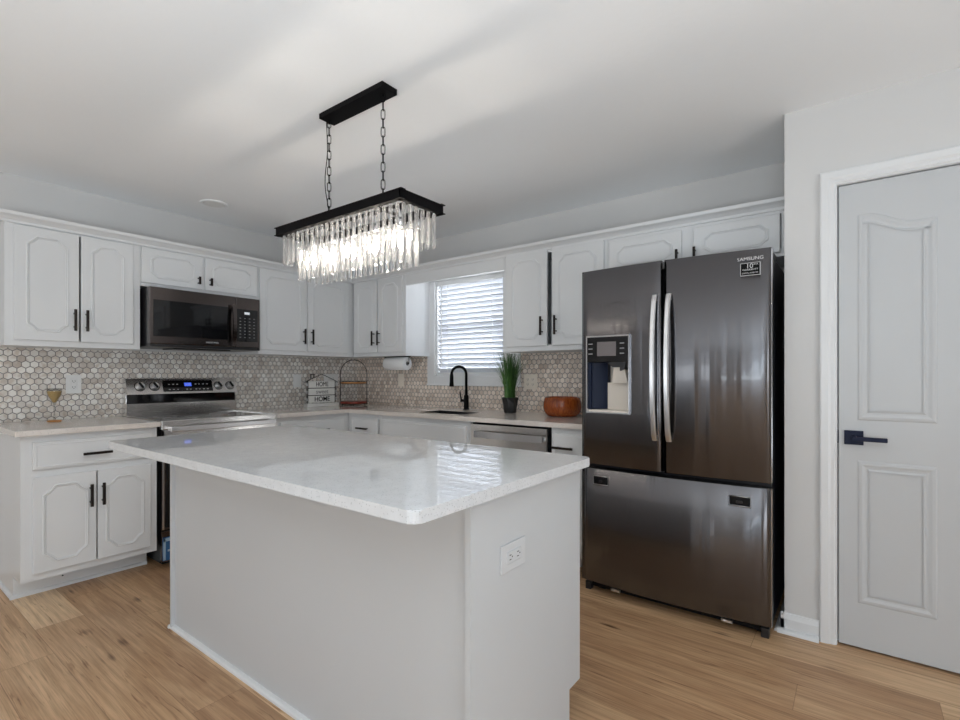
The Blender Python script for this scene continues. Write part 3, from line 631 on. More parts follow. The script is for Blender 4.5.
# ------------------------------------------------------------------ range
RY0, RY1, RX = 1.275, 2.040, -3.44
rg = thing('range', 'stainless electric range with black cooktop and rear control panel', 'range', (-3.8, (RY0+RY1)/2, 0))
B().box(-4.10, RX-.03, RY0, RY1, .03, .895).box(-4.05, RX-.08, RY0+.03, RY1-.03, 0, .03).build('body', 'bplastic', rg)
B().box(-4.04, RX-.005, RY0-.003, RY1+.003, .895, .912, .002).build('cooktop', 'bglass', rg)
B().box(RX-.028, RX+.004, RY0-.003, RY1+.003, .862, .917, .003).box(-4.04, RX-.03, RY0-.0032, RY0+.012, .898, .916).box(-4.04, RX-.03, RY1-.012, RY1+.0032, .898, .916).build('front_trim', 'steel', rg)
g = B().prism([(-4.115, .912), (-4.035, .912), (-4.030, 1.000), (-4.060, 1.004), (-4.060, 1.062), (-4.020, 1.066), (-4.062, 1.176), (-4.115, 1.176)], RY0, RY1, lambda p, q, e: (p, e, q)).build('backguard', 'steel', rg)
B().box(-4.0602, -4.047, RY0+.005, RY1-.005, 1.003, 1.063).build('vent_slot', 'bglass', g)
nv = Vector((.110, 0, .042)).normalized(); sl = Vector((-.042, 0, .110)).normalized()
def onp(y, t, o=0): p = Vector((-4.020, y, 1.066))+sl*t+nv*o; return tuple(p)
def slab_on(y0, y1, t0, t1, h, mat, name, par):
    return B().hexa([onp(y, t, o) for y in (y0, y1) for t in (t0, t1) for o in (-.001, h)]).build(name, mat, par)
dp = slab_on(1.503, 1.853, .016, .103, .0015, 'bglass', 'display_panel', g)
slab_on(1.650, 1.700, .056, .084, .0022, 'lcdb', 'display', dp)
b = B()
for yy in (1.545, 1.573, 1.601, 1.665, 1.69, 1.73, 1.755, 1.785, 1.815):
    for tt in (.032, .072):
        if 1.64 < yy < 1.71 and tt > .05: continue
        b.hexa([onp(y, t, o) for y in (yy-.006, yy+.006) for t in (tt-.002, tt+.002) for o in (.001, .0022)])
b.build('touch_markings', 'mark', dp)
q = onp(1.675, .070, .0026)
mt_ = text('clock_digits', '5:08', .022, (0,0,0), (0,0,0), 'mark', None, .0002)
bas = Matrix((Vector((0,1,0)), sl, nv)).transposed().to_4x4(); mt_.data.transform(Matrix.Translation(q) @ bas); attach(mt_, dp)
for yy in (1.357, 1.448, 1.900, 1.990):
    c = Vector(onp(yy, .058)); rot = Vector((0,0,1)).rotation_difference(nv).to_matrix()
    b = B(lambda x, y, z, c=c, rot=rot: tuple(c+rot @ Vector((x, y, z))))
    b.lathe([(.030, -.001), (.030, .006), (.026, .008), (.0255, .022), (.024, .024)], (0, 0, 0), 28)
    k = b.build('knob', 'hsteel', g)
    b = B(lambda x, y, z, c=c, rot=rot: tuple(c+rot @ Matrix.Rotation(.5, 3, 'Z') @ Vector((x, y, z))))
    b.box(-.023, .023, -.006, .006, .0235, .038, .002); b.build('grip', 'black', k)
    b = B(lambda x, y, z, c=c, rot=rot: tuple(c+rot @ Vector((x, y, z)))); b.lathe([(.034, -.0008), (.034, .002), (.030, .0022)], (0,0,0), 28); b.build('knob_ring', 'black', k)
for (cy, cx, rr) in ((1.45, -3.62, .10), (1.86, -3.62, .08), (1.45, -3.86, .07), (1.86, -3.86, .10)):
    B().tube([(cx+rr*math.cos(2*PI*k/40), cy+rr*math.sin(2*PI*k/40), .9121) for k in range(40)], .0008, 4, closed=True).build('burner_ring', 'grey', rg)
od = B().box(RX-.030, RX, RY0, RY1, .235, .858, .004).build('oven_door', 'bsteel', rg)
B().box(RX-.001, RX+.0035, RY0+.020, RY1-.020, .25, .790, .001).build('door_glass', 'bglass', od)
B().box(RX-.002, RX+.003, RY0+.001, RY0+.012, .24, .855).box(RX-.002, RX+.003, RY0+.001, RY1-.001, .80, .8575).build('door_trim', 'steel', od)
b = B().box(RX+.042, RX+.060, RY0+.030, RY1-.035, .850, .880, .004)
for yy in (RY0+.032, RY1-.060): b.box(RX+.003, RX+.045, yy, yy+.022, .853, .877, .002)
b.build('handle', 'hsteel', od)
dr = B().box(RX-.030, RX-.002, RY0, RY1, .035, .228, .003).build('drawer', 'bsteel', rg)
B().box(RX-.0025, RX+.006, RY0+.003, RY0+.36, .045, .19, .002).build('protective_film', 'film', dr)
B().box(RX+.006, RX+.0075, RY0+.005, RY0+.35, .165, .185).box(RX+.006, RX+.0075, RY0+.005, RY0+.018, .05, .185).box(RX+.006, RX+.0075, RY0+.03, RY0+.35, .10, .112).build('film_stripe', 'filml', dr)

# ------------------------------------------------------------------ microwave
MY0, MY1, MX = 1.300, 2.057, -3.705
mw = thing('microwave', 'black stainless over-the-range microwave hanging under a short cabinet', 'microwave', (-3.9, (MY0+MY1)/2, 1.39))
B().box(XA+.012, MX-.045, MY0, MY1, 1.392, 1.788, .002).box(-3.98, -3.80, MY0+.18, MY1-.18, 1.383, 1.393).build('body', 'bplastic', mw)
m1 = B().box(MX-.044, MX, MY0, 1.868, 1.412, 1.788, .004).build('door', 'bsteel', mw)
B().box(MX-.001, MX+.002, MY0+.022, 1.815, 1.462, 1.705, .001).build('door_glass', 'bglass', m1)
m2 = B().box(MX-.044, MX, 1.870, MY1, 1.412, 1.788, .004).build('control_side', 'bsteel', mw)
cpn = B().box(MX-.001, MX+.002, 1.880, 2.040, 1.455, 1.700, .001).build('control_panel', 'bglass', m2)
B().box(MX+.0015, MX+.003, 1.935, 1.975, 1.662, 1.680).build('display', 'lcd', cpn)
b = B()
for i in range(7):
    for j in range(4): b.box(MX+.0015, MX+.0027, 1.897+j*.036, 1.909+j*.036, 1.485+i*.024, 1.490+i*.024)
b.build('keypad_markings', 'grey', cpn)
B().box(MX-.043, MX+.001, MY0, MY1, 1.392, 1.4115, .002).build('vent_grille', 'bplastic', mw)
text('logo', 'SAMSUNG', .015, (MX+.0008, 1.70, 1.436), (PI/2, 0, PI/2), 'mark', m1, .0003, 1.3)
pts = [(MX+.034+.016*math.sin(PI*k/12), 1.842, 1.425+.30*k/12) for k in range(13)]
b = B()
for i in range(12):
    p, q = pts[i], pts[i+1]
    b.hexa([(p[0]-.012,p[1]-.013,p[2]),(q[0]-.012,q[1]-.013,q[2]),(p[0]-.012,p[1]+.013,p[2]),(q[0]-.012,q[1]+.013,q[2]),(p[0],p[1]-.013,p[2]),(q[0],q[1]-.013,q[2]),(p[0],p[1]+.013,p[2]),(q[0],q[1]+.013,q[2])])
b.box(MX-.001, MX+.03, 1.833, 1.851, 1.430, 1.455).box(MX-.001, MX+.03, 1.833, 1.851, 1.695, 1.720)
b.build('handle', 'bsteel', m1)

# ------------------------------------------------------------------ refrigerator
FX0, FX1 = -1.233, -.306
fr = thing('refrigerator', 'dark stainless french door refrigerator with ice dispenser and bottom freezer', 'refrigerator', ((FX0+FX1)/2, 2.95, 0))
B().box(FX0+.006, FX1-.006, 2.716, 3.30, .045, 1.755, .004).box(-.778, FX1-.006, 2.635, 2.717, .70, 1.755).box(FX0+.006, FX1-.006, 2.635, 2.717, .045, .70).build('case', 'dside', fr)
def fdoor(x0, x1, z0, z1, hole=None, name='door', mat='dsteel', y1=2.628):
    """door slab whose front bulges gently over the whole appliance width; optional rectangular recess"""
    yc = lambda x: 2.578-.030*math.cos(PI*(x-(FX0+FX1)/2)/(FX1-FX0)) ** .8 if abs((x-(FX0+FX1)/2)/(FX1-FX0)) < .499 else 2.578
    n = 22; xs_ = [x0+(x1-x0)*k/n for k in range(n+1)]
    if hole: xs_ = sorted(set(xs_+[hole[0], hole[1]]))
    zs_ = [z0, z0+.004, z1-.004, z1]
    if hole: zs_ = sorted(set(zs_+[hole[2], hole[3]]))
    b = B(); V = {}
    def rim(x, z):
        m_ = min(x-x0, x1-x, z-z0, z1-z); return .006 if m_ < 1e-6 else 0
    def g(i, j):
        if (i, j) not in V: V[(i, j)] = b.v((xs_[i], yc(xs_[i])+rim(xs_[i], zs_[j]), zs_[j]))
        return V[(i, j)]
    for i in range(len(xs_)-1):
        for j in range(len(zs_)-1):
            cx, cz = (xs_[i]+xs_[i+1])/2, (zs_[j]+zs_[j+1])/2
            if hole and hole[0] < cx < hole[1] and hole[2] < cz < hole[3]: continue
            b.face([g(i,j), g(i+1,j), g(i+1,j+1), g(i,j+1)], True)
    I, J = len(xs_)-1, len(zs_)-1
    bk = {}
    def h_(i, j):
        if (i, j) not in bk: bk[(i, j)] = b.v((xs_[i], y1, zs_[j]))
        return bk[(i, j)]
    for i in range(I):
        b.face([g(i,0), g(i+1,0), h_(i+1,0), h_(i,0)]); b.face([g(i,J), g(i+1,J), h_(i+1,J), h_(i,J)])
    for j in range(J):
        b.face([g(0,j), g(0,j+1), h_(0,j+1), h_(0,j)]); b.face([g(I,j), g(I,j+1), h_(I,j+1), h_(I,j)])
    for i in range(I):
        for j in range(J):
            if hole and hole[0] < (xs_[i]+xs_[i+1])/2 < hole[1] and hole[2] < (zs_[j]+zs_[j+1])/2 < hole[3]: continue
            b.face([h_(i,j), h_(i+1,j), h_(i+1,j+1), h_(i,j+1)])
    return b.build(name, mat, fr)
HX0, HX1, HZ0, HZ1 = -1.188, -.949, 1.000, 1.412
dl = fdoor(FX0, -.785, .712, 1.780, (HX0, HX1, HZ0, HZ1), 'door', y1=2.712)
drr = fdoor(-.770, FX1, .712, 1.780, None, 'door')
dz = fdoor(FX0, FX1, .062, .690, None, 'freezer_drawer')
for o in (dl, drr, dz):
    pass
B().box(FX1-.0005, FX1+.0025, 2.584, 2.626, .716, 1.776, .001).build('edge_trim', 'chrome', drr)
B().box(FX1-.0005, FX1+.0025, 2.584, 2.626, .066, .686, .001).build('edge_trim', 'chrome', dz)
# dispenser
dp = B().box(HX0-.004, HX0+.002, 2.548, 2.60, HZ0-.004, HZ1+.004).box(HX1-.002, HX1+.004, 2.538, 2.60, HZ0-.004, HZ1+.004).box(HX0, HX1, 2.546, 2.60, HZ0-.004, HZ0+.003).box(HX0, HX1, 2.546, 2.60, HZ1-.003, HZ1+.004).build('dispenser', 'chrome', fr)
dpp = B().box(HX0+.002, HX1-.002, 2.546, 2.70, 1.272, HZ1-.003, .002).build('control_panel', 'bglass', dp)
B().box(-1.127, -1.020, 2.5445, 2.547, 1.305, 1.382, .001).build('display', 'greylcd', dp)
b = B()
for z_ in (1.318, 1.345, 1.372):
    for x_ in (-1.163, -.985): b.box(x_-.014, x_+.010, 2.5450, 2.547, z_-.003, z_+.003)
b.build('button_markings', 'grey', dp)
B().box(HX0+.002, HX1-.002, 2.70, 2.71, HZ0+.003, 1.272).box(HX0+.07, HX1-.002, 2.66, 2.70, HZ0+.003, 1.16).build('recess_back', 'dispsteel', dp)
B().box(HX0+.002, HX0+.010, 2.58, 2.70, HZ0+.003, 1.272).hexa([(HX0+.01,2.60,1.0035),(HX0+.01,2.60,1.271),(HX0+.01,2.70,1.0035),(HX0+.01,2.70,1.271),(HX0+.075,2.66,1.0035),(HX0+.075,2.66,1.271),(HX0+.075,2.70,1.0035),(HX0+.075,2.70,1.271)]).build('recess_side', 'dispblue', dp)
B().box(HX1-.01, HX1-.002, 2.58, 2.70, HZ0+.003, 1.272).build('recess_side', 'bsteel', dp)
B().box(HX0+.004, HX1-.004, 2.565, 2.66, HZ0+.003, HZ0+.012).build('drip_tray', 'dispsteel', dp)
B().prism([(-1.09,1.272),(-.985,1.272),(-.995,1.235),(-1.02,1.225),(-1.02,1.245),(-1.06,1.245),(-1.075,1.255)], 2.60, 2.66, lambda p, q, e: (p, e, q)).build('nozzle', 'bplastic', dp)
B().hexa([(-1.075,2.625,1.16),(-1.06,2.615,1.245),(-1.075,2.631,1.16),(-1.06,2.625,1.245),(-.985,2.625,1.16),(-1.0,2.615,1.245),(-.985,2.631,1.16),(-1.0,2.625,1.245)]).build('paddle', 'dispsteel', dp)
# handles
def fhandle(x, lean, par):
    n = 24; b = B(); prev = None
    for k in range(n+1):
        t = k/n; z = .872+.735*t; y = 2.535-.050*math.sin(PI*t)**.55; xx = x+lean*(math.sin(PI*t))
        ring = [b.v((xx+a*.0125, y+c*.009, z)) for a, c in ((-1,-.3),(-.6,-1),(.6,-1),(1,-.3),(1,1),(-1,1))]
        if prev:
            for i in range(6): b.face([prev[i], prev[(i+1) % 6], ring[(i+1) % 6], ring[i]], False)
        else: b.face(ring[::-1])
        prev = ring
    b.face(prev)
    for z in (.885, 1.59): b.box(x-.009, x+.009, 2.53, 2.556, z-.014, z+.014)
    return b.build('handle', 'hsteel', par)
fhandle(-.812, .0, dl); fhandle(-.743, .0, drr)
# freezer finger pulls
for x0, x1, z0, z1 in ((-1.150, -1.070, .609, .650), (-.476, -.389, .600, .640)):
    y = 2.556 if x0 < -1 else 2.560
    p = B().box(x0, x1, y-.003, y+.02, z0, z1, .006, 3).build('pull_latch', 'black', dz)
    B().box(x0+.03, x1-.03, y-.006, y, z0+.010, z1-.018, .002).build('latch_button', 'bplastic', p)
    B().tube([(x0-.002,y-.003,z0-.002),(x1+.002,y-.003,z0-.002),(x1+.002,y-.003,z1+.002),(x0-.002,y-.003,z1+.002)], .0018, 6, closed=True).build('latch_rim', 'hsteel', p)
for x0, x1 in ((-.39, -.312), (FX0+.006, FX0+.085)): B().box(x0, x1, 2.630, 2.83, 1.756, 1.785, .006).build('hinge_cover', 'bplastic', fr)
B().box(FX0+.03, FX1-.03, 2.62, 2.66, .02, .06).build('toe_grille', 'black', fr)
for x in (FX0+.09, FX1-.05):
    B().tube([(x-.018, 2.66, .0235), (x+.018, 2.66, .0235)], .0235, 18).build('roller', 'black', fr)
for x0 in (FX1-.045, FX0+.012): B().box(x0, x0+.033, 2.60, 2.64, .0, .045, .003).build('levelling_foot', 'bplastic', fr)
for x in (FX0+.16, -.52): B().lathe([(.006,0),(.010,.01),(.006,.028)], (x, 2.612, .027), 10, 'x').box(x, x+.05, 2.605, 2.62, .022, .034).build('levelling_screw', 'hsteel', fr)
text('logo', 'SAMSUNG', .022, (-.388, 2.5605, 1.735), (PI/2, 0, 0), 'mark', drr, .0006, 1.08, 0)
st = B().box(-.426, -.349, 2.5560, 2.5680, 1.660, 1.714).build('sticker', 'ink', drr)
B().box(-.428, -.347, 2.5570, 2.5681, 1.658, 1.716).build('sticker_border', 'mark', st)
text('sticker_number', '10', .030, (-.390, 2.5553, 1.700), (PI/2, 0, 0), 'mark', st, .0004)
text('sticker_text', 'YEAR', .009, (-.366, 2.5553, 1.707), (PI/2, 0, 0), 'mark', st, .0004)
text('sticker_text', 'WARRANTY', .0115, (-.388, 2.5553, 1.684), (PI/2, 0, 0), 'mark', st, .0004)
text('sticker_text', 'DIGITAL INVERTER', .0078, (-.388, 2.5553, 1.669), (PI/2, 0, 0), 'mark', st, .0004)

# ------------------------------------------------------------------ island
IX0, IX1, IY0, IY1 = -2.600, -.785, .998, 1.626
isl = thing('kitchen_island', 'pale grey kitchen island with plain panels in the middle of the room', 'island', ((IX0+IX1)/2, (IY0+IY1)/2, 0))
ep = B().prism([(IY0, 0), (IY1-.080, 0), (IY1-.080, .125), (IY1, .125), (IY1, .884), (IY0, .884)], IX1-.018, IX1, lambda p, q, e: (e, p, q))
ep.build('end_panel', 'isl', isl)
B().box(IX0, IX0+.016, IY0, IY1, 0, .884).build('end_panel', 'isl', isl)
B().box(IX0+.0165, IX1-.0185, IY0+.016, IY0+.026, 0, .884).build('back_panel', 'isl', isl)
B().box(IX0+.016, IX1-.018, IY0+.0265, IY0+.04, .12, .884).box(IX0+.016, IX1-.018, IY1-.04, IY1-.02, .12, .884).box(IX0+.016, IX1-.018, IY1-.10, IY1-.085, 0, .12).build('cabinet_body', 'cab', isl)
TI = lambda u, d, z: (u, IY1-.02+d, z)
for k in range(3):
    u0 = IX0+.03+k*.595; door_leaf(isl, TI, u0, u0+.575, .155, .85, .001, 'base', u0+.54, .7, .13)
q = [(0,0),(.017,0),(.016,.009),(.010,.016),(0,.018)]
b = B(); b.prism(q, IX0-.016, IX1+.0, lambda p, z, e: (e, IY0+.0158-p, z)); b.prism(q, IY0-.017, IY1-.080, lambda p, z, e: (IX1+.0002+p, e, z)); b.prism(q, IY0-.005, IY1-.06, lambda p, z, e: (IX0-p-.0002, e, z))
b.build('shoe_moulding', 'trim', isl)
b = B(); X0, X1, Y0, Y1 = -2.613, -.742, .752, 1.632
def rr_poly(x0, x1, y0, y1, r, n=5):
    out = []
    for cx, cy, a0 in ((x1-r, y1-r, 0), (x0+r, y1-r, 90), (x0+r, y0+r, 180), (x1-r, y0+r, 270)):
        for k in range(n+1): a = math.radians(a0+90*k/n); out.append((cx+r*math.cos(a), cy+r*math.sin(a)))
    return out
b.prism(rr_poly(X0, X1, Y0, Y1, .022), .885, .915, lambda p, q_, e: (p, q_, e))
bmesh.ops.bevel(b.bm, geom=[e for e in b.bm.edges if abs(e.verts[0].co.z-e.verts[1].co.z) < 1e-5], offset=.003, segments=2, affect='EDGES')
tag(b.build('island_countertop', 'quartz'), 'glossy white speckled quartz slab lying on the island', 'countertop')

# ------------------------------------------------------------------ outlets
def outlet(label, T, u, z, d, w_, h_, mat, kind='duplex', horiz=False, group=None):
    r = thing('power_outlet' if kind != 'switch' else 'light_switch', label, 'outlet' if kind != 'switch' else 'switch', T(u, d, z), group)
    B(T).box(u-w_/2, u+w_/2, d+.0002, d+.006, z-h_/2, z+h_/2, .002).build('cover_plate', mat, r)
    n = {'duplex': 1, 'switch': 1, 'double': 2}[kind]
    for i in range(n):
        cu = u+(i-(n-1)/2)*.046
        if kind == 'switch':
            B(T).box(cu-.016, cu+.016, d+.005, d+.009, z-.033, z+.033, .001).build('rocker', mat, r); continue
        if horiz: b = B(T).box(cu-.036, cu+.036, d+.005, d+.0085, z-.017, z+.017, .003)
        else: b = B(T).box(cu-.017, cu+.017, d+.005, d+.0085, z-.036, z+.036, .003)
        sk = b.build('socket', mat, r)
        b = B(T)
        for s_ in (-.0195, .0195):
            if horiz: b.box(cu+s_-.006, cu+s_+.003, d+.008, d+.0088, z+.005, z+.0075).box(cu+s_-.006, cu+s_+.003, d+.008, d+.0088, z-.0075, z-.005).box(cu+s_+.006, cu+s_+.010, d+.008, d+.0088, z-.002, z+.002)
            else: b.box(cu-.0075, cu-.005, d+.008, d+.0088, z+s_-.003, z+s_+.006).box(cu+.005, cu+.0075, d+.008, d+.0088, z+s_-.003, z+s_+.006).box(cu-.002, cu+.002, d+.008, d+.0088, z+s_-.010, z+s_-.006)
        b.build('slots', 'slot', sk)
    return r
outlet('white duplex outlet on the tiles above the stemmed glass', TA, 1.003, 1.142, .008, .082, .122, 'white')
outlet('white switch plate on the tiles between range and house sign', TA, 2.650, 1.150, .008, .080, .120, 'white', 'switch')
outlet('wide white outlet plate on the tiles behind the house sign', TA, 3.020, 1.152, .008, .165, .120, 'white', 'double')
outlet('cream switch plate on the tiles below the paper towel roll', TB, -3.470, 1.155, .008, .078, .122, 'cream', 'switch')
outlet('cream double outlet on the tiles between plant and wooden bowl', TB, -2.030, 1.150, .008, .118, .118, 'cream', 'double')
TE = lambda u, d, z: (IX1+d, u, z)
outlet('white sideways outlet on the end panel of the island', TE, 1.190, .690, 0, .124, .078, 'islw', 'duplex', True)

# ------------------------------------------------------------------ counter objects
# stemmed glass
gx, gy, gz = -3.955, .868, .9155
g = thing('stemmed_glass', 'small stemmed glass of amber drink on the counter below the left outlet', 'glass', (gx, gy, gz))
B().lathe([(.033, 0), (.033, .002), (.006, .010), (.004, .03), (.004, .095), (.010, .115), (.034, .165), (.037, .185), (.0365, .205), (.035, .205), (.0355, .185), (.032, .166), (.008, .118), (.002, .115)], (gx, gy, gz), 28).build('glass_body', 'wineglass', g)
B().lathe([(.003, .117), (.008, .119), (.0315, .1665), (.0345, .184), (.0345, .188), (.002, .188)], (gx, gy, gz), 28).build('drink', 'drink', g)
B().lathe([(.036, .0002), (.036, .006), (.028, .009), (.006, .011)], (gx, gy, gz), 28).build('foot', 'amber', g)
# house sign
sx = -3.93
s = thing('house_sign', 'house-shaped black wire sign with white boards, left of the tiered rack', 'sign', (sx, 2.775, .9155))
B().box(sx-.03, sx+.03, 2.610, 2.950, .9155, .9455, .002).build('base_block', 'signwood', s)
b = B()
for y in (2.632, 2.925): b.tube([(sx, y, .945), (sx, y, 1.150)], .003, 8)
b.tube([(sx, 2.600, 1.135), (sx, 2.632, 1.152), (sx, 2.778, 1.212), (sx, 2.925, 1.152), (sx, 2.957, 1.135)], .003, 8)
b.tube([(sx, 2.665, 1.167), (sx, 2.665, 1.208)], .004, 6).tube([(sx, 2.695, 1.178), (sx, 2.695, 1.208)], .004, 6).tube([(sx, 2.658, 1.208), (sx, 2.702, 1.208)], .004, 6)
for z in (1.0170, 1.0830): b.tube([(sx, 2.632, z), (sx, 2.925, z)], .003, 6)
b.build('wire_frame', 'bmetal', s)
for (z0, z1, tx, sz, mt, xs_, bo_) in ((.951, 1.013, 'HOME', .060, 'ink', .98, .0005), (1.021, 1.079, 'sweet', .058, 'inkg', .95, 0), (1.087, 1.147, 'HOME', .058, 'ink', .82, 0)):
    p = B().box(sx-.006, sx+.008, 2.640, 2.918, z0, z1, .002).build('board', 'signwood', s)
    text('lettering', tx, sz, (sx+.0088, 2.779, (z0+z1)/2), (PI/2, 0, PI/2), mt, p, .0006, xs_, bo_)
for y in (2.622, 2.935):
    b = B()
    for k in range(3):
        for j in range(2): b.lathe([(.002,-.006),(.007,-.003),(.008,0),(.007,.003),(.002,.006)], (sx+.004, y, .975+.067*k+j*.013), 10)
    b.build('bead_string', 'bead', s)
    b = B().tube([(sx, y, .95), (sx, y, 1.14)], .0025, 6).build('cord', 'bmetal', s)
# tiered rack in the corner
rx, ry = -3.86, 3.088
r = thing('tiered_rack', 'two-tier arched wire rack with wooden shelves in the counter corner', 'rack', (rx, ry, .9155))
ux, uy = .857, -.515   # the arch runs along this diagonal, across the corner
ux, uy = .80, .60
W = .128
b = B(); pts = []
for k in range(0, 25):
    a = PI*k/24; c = -math.cos(a)*W; z = 1.21+.138*math.sin(a); pts.append((rx+ux*c, ry+uy*c, z))
pts = [(rx-ux*W, ry-uy*W, .922)]+pts+[(rx+ux*W, ry+uy*W, .922)]
b.tube(pts, .0035, 8); b.build('arch_frame', 'bmetal', r)
def ring(z, rad, mat, name, h=.014):
    b = B(); b.lathe([(rad*.96, 0), (rad, .003), (rad, h), (rad*.95, h)], (rx, ry, z), 36); return b.build(name, mat, r)
ring(1.122, .120, 'board', 'shelf'); ring(.930, .128, 'redtray', 'shelf', .022)
b = B()
for z, rad in ((1.120, .123), (1.138, .123), (.928, .131)): b.tube([(rx+rad*math.cos(2*PI*k/36), ry+rad*math.sin(2*PI*k/36), z) for k in range(36)], .0022, 6, closed=True)
b.build('wire_rim', 'bmetal', r)
b = B()
for k in range(3): a = 2*PI*k/3+.4; b.tube([(rx+.12*math.cos(a), ry+.12*math.sin(a), .930), (rx+.12*math.cos(a), ry+.12*math.sin(a), .9156)], .004, 8)
b.build('foot', 'bmetal', r)
# paper towel
pt = thing('paper_towel_roll', 'white paper towel roll mounted under the cabinet beside the window', 'paper towel', (-3.33, 3.13, 1.372))
py, pz = 3.16, 1.306
B().lathe([(.020, 0), (.057, 0), (.060, .003), (.060, .257), (.057, .260), (.020, .260)], (-3.465, py, pz), 40, 'x').build('roll', 'paper', pt)
B().lathe([(.018, 0), (.018, .002), (.012, .002)], (-3.2048, py, pz), 20, 'x').build('core', 'inkg', pt)
b = B().box(-3.492, -3.176, py-.018, py+.018, 1.366, 1.3715)
b.tube([(-3.488, py, 1.367), (-3.488, py, pz), (-3.184, py, pz), (-3.184, py, 1.367)], .004, 8)
b.build('holder', 'bmetal', pt)
# potted grass
gx, gy = -2.097, 3.15
p = thing('potted_plant', 'tall green grass-like plant in a small black pot beside the window', 'plant', (gx, gy, .9155)); p['kind'] = 'thing'
b = B(); n = 8
rings = []
for rad, z in ((.040, 0), (.048, .004), (.056, .06), (.068, .118), (.060, .118), (.052, .095)):
    rings.append([b.v((gx+rad*math.cos(2*PI*k/n+.2+(.2 if z == .06 else 0)), gy+rad*math.sin(2*PI*k/n+.2+(.2 if z == .06 else 0)), .9155+z)) for k in range(n)])
for A, C in zip(rings, rings[1:]):
    for k in range(n): b.face([A[k], A[(k+1) % n], C[k]]); b.face([A[(k+1) % n], C[(k+1) % n], C[k]])
b.face(rings[0]); b.face(rings[-1]); b.build('pot', 'pot', p)
def grass(nb, mat, seed, hmin, hmax, spread, wd):
    rnd = random.Random(seed); b = B()
    for i in range(nb):
        a = rnd.uniform(0, 2*PI); r0 = rnd.uniform(0, .042); L = rnd.uniform(hmin, hmax); sp = rnd.uniform(.1, 1)*spread
        bx, by = gx+r0*math.cos(a), gy+r0*math.sin(a); a2 = a+rnd.uniform(-.5, .5); wid = rnd.uniform(.6, 1)*wd
        px, py_ = -math.sin(a2+.6), math.cos(a2+.6); prev = None
        for k in range(8):
            t = k/7; o = sp*t**2.1; z = 1.012+L*(t-.25*(sp/.25)*t**3)
            X_, Y_ = bx+o*math.cos(a2), by+o*math.sin(a2)
            Y_ = min(Y_, YB-.03); z = min(z, 1.366)
            ww = wid*(1-t**1.6)+.0004
            cur = [b.v((X_-px*ww, Y_-py_*ww, z)), b.v((X_+px*ww, Y_+py_*ww, z))]
            if prev: b.face([prev[0], prev[1], cur[1], cur[0]], True)
            prev = cur
    return b.build('foliage', mat, p)
grass(170, 'leaf', 3, .24, .45, .10, .0034); grass(70, 'leafl', 5, .18, .42, .12, .003); grass(22, 'leaf', 9, .34, .48, .26, .0020)
# wooden bowl
bx, by = -1.645, 3.13
w_ = B().lathe([(.085, 0), (.110, .006), (.128, .035), (.134, .065), (.131, .100), (.122, .130), (.114, .134), (.108, .130), (.120, .100), (.123, .065), (.115, .035), (.09, .014), (.01, .012)], (bx, by, .9155), 48).build('wooden_bowl', 'bowl')
tag(w_, 'reddish brown round wooden bowl on the counter beside the refrigerator', 'bowl')

# ------------------------------------------------------------------ ceiling disc
cl = thing('ceiling_light', 'flat white round recessed ceiling light near the left wall', 'light', (-3.67, 1.695, HC))
B().lathe([(.092, 0), (.092, -.006), (.078, -.009), (.074, -.004), (.01, -.004)][::-1], (-3.67, 1.695, HC), 40).build('trim_ring', 'ceil', cl)
B().lathe([(.073, -.0045), (.06, -.007), (.01, -.008)][::-1], (-3.67, 1.695, HC), 36).build('diffuser', 'white', cl)

# ------------------------------------------------------------------ chandelier
CX, CY = -1.812, 1.450
ch = thing('chandelier', 'rectangular black and crystal chandelier hanging on chains above the island', 'chandelier', (CX, CY, HC))
cpn = B().box(-2.012, -1.575, CY-.042, CY+.042, 2.405, HC-.0005, .001).build('canopy', 'bmetal', ch)
FX_0, FX_1, FY0, FY1, FZ0, FZ1 = -2.240, -1.385, 1.325, 1.575, 1.876, 1.915
b = B(); t = .004; lip = .010
for (x0, x1, y0, y1) in ((FX_0, FX_1, FY0, FY0+t), (FX_0, FX_1, FY1-t, FY1), (FX_0, FX_0+t, FY0, FY1), (FX_1-t, FX_1, FY0, FY1)): b.box(x0, x1, y0, y1, FZ0, FZ1)
for z in (FZ0, FZ1-.003):     # thin flanges that stand proud at the corners
    for (x0, x1, y0, y1) in ((FX_0-lip, FX_1+lip, FY0-.003, FY0+.022), (FX_0-lip, FX_1+lip, FY1-.022, FY1+.003), (FX_0-.003, FX_0+.022, FY0, FY1), (FX_1-.022, FX_1+.003, FY0, FY1)):
        b.box(x0, x1, y0, y1, z, z+.003)
for x in (-1.992, -1.617): b.box(x-.012, x+.012, FY0, FY1, FZ1-.008, FZ1-.002)
b.box(FX_0, FX_1, CY-.012, CY+.012, FZ1-.008, FZ1-.002)
b.build('frame', 'bmetal', ch)
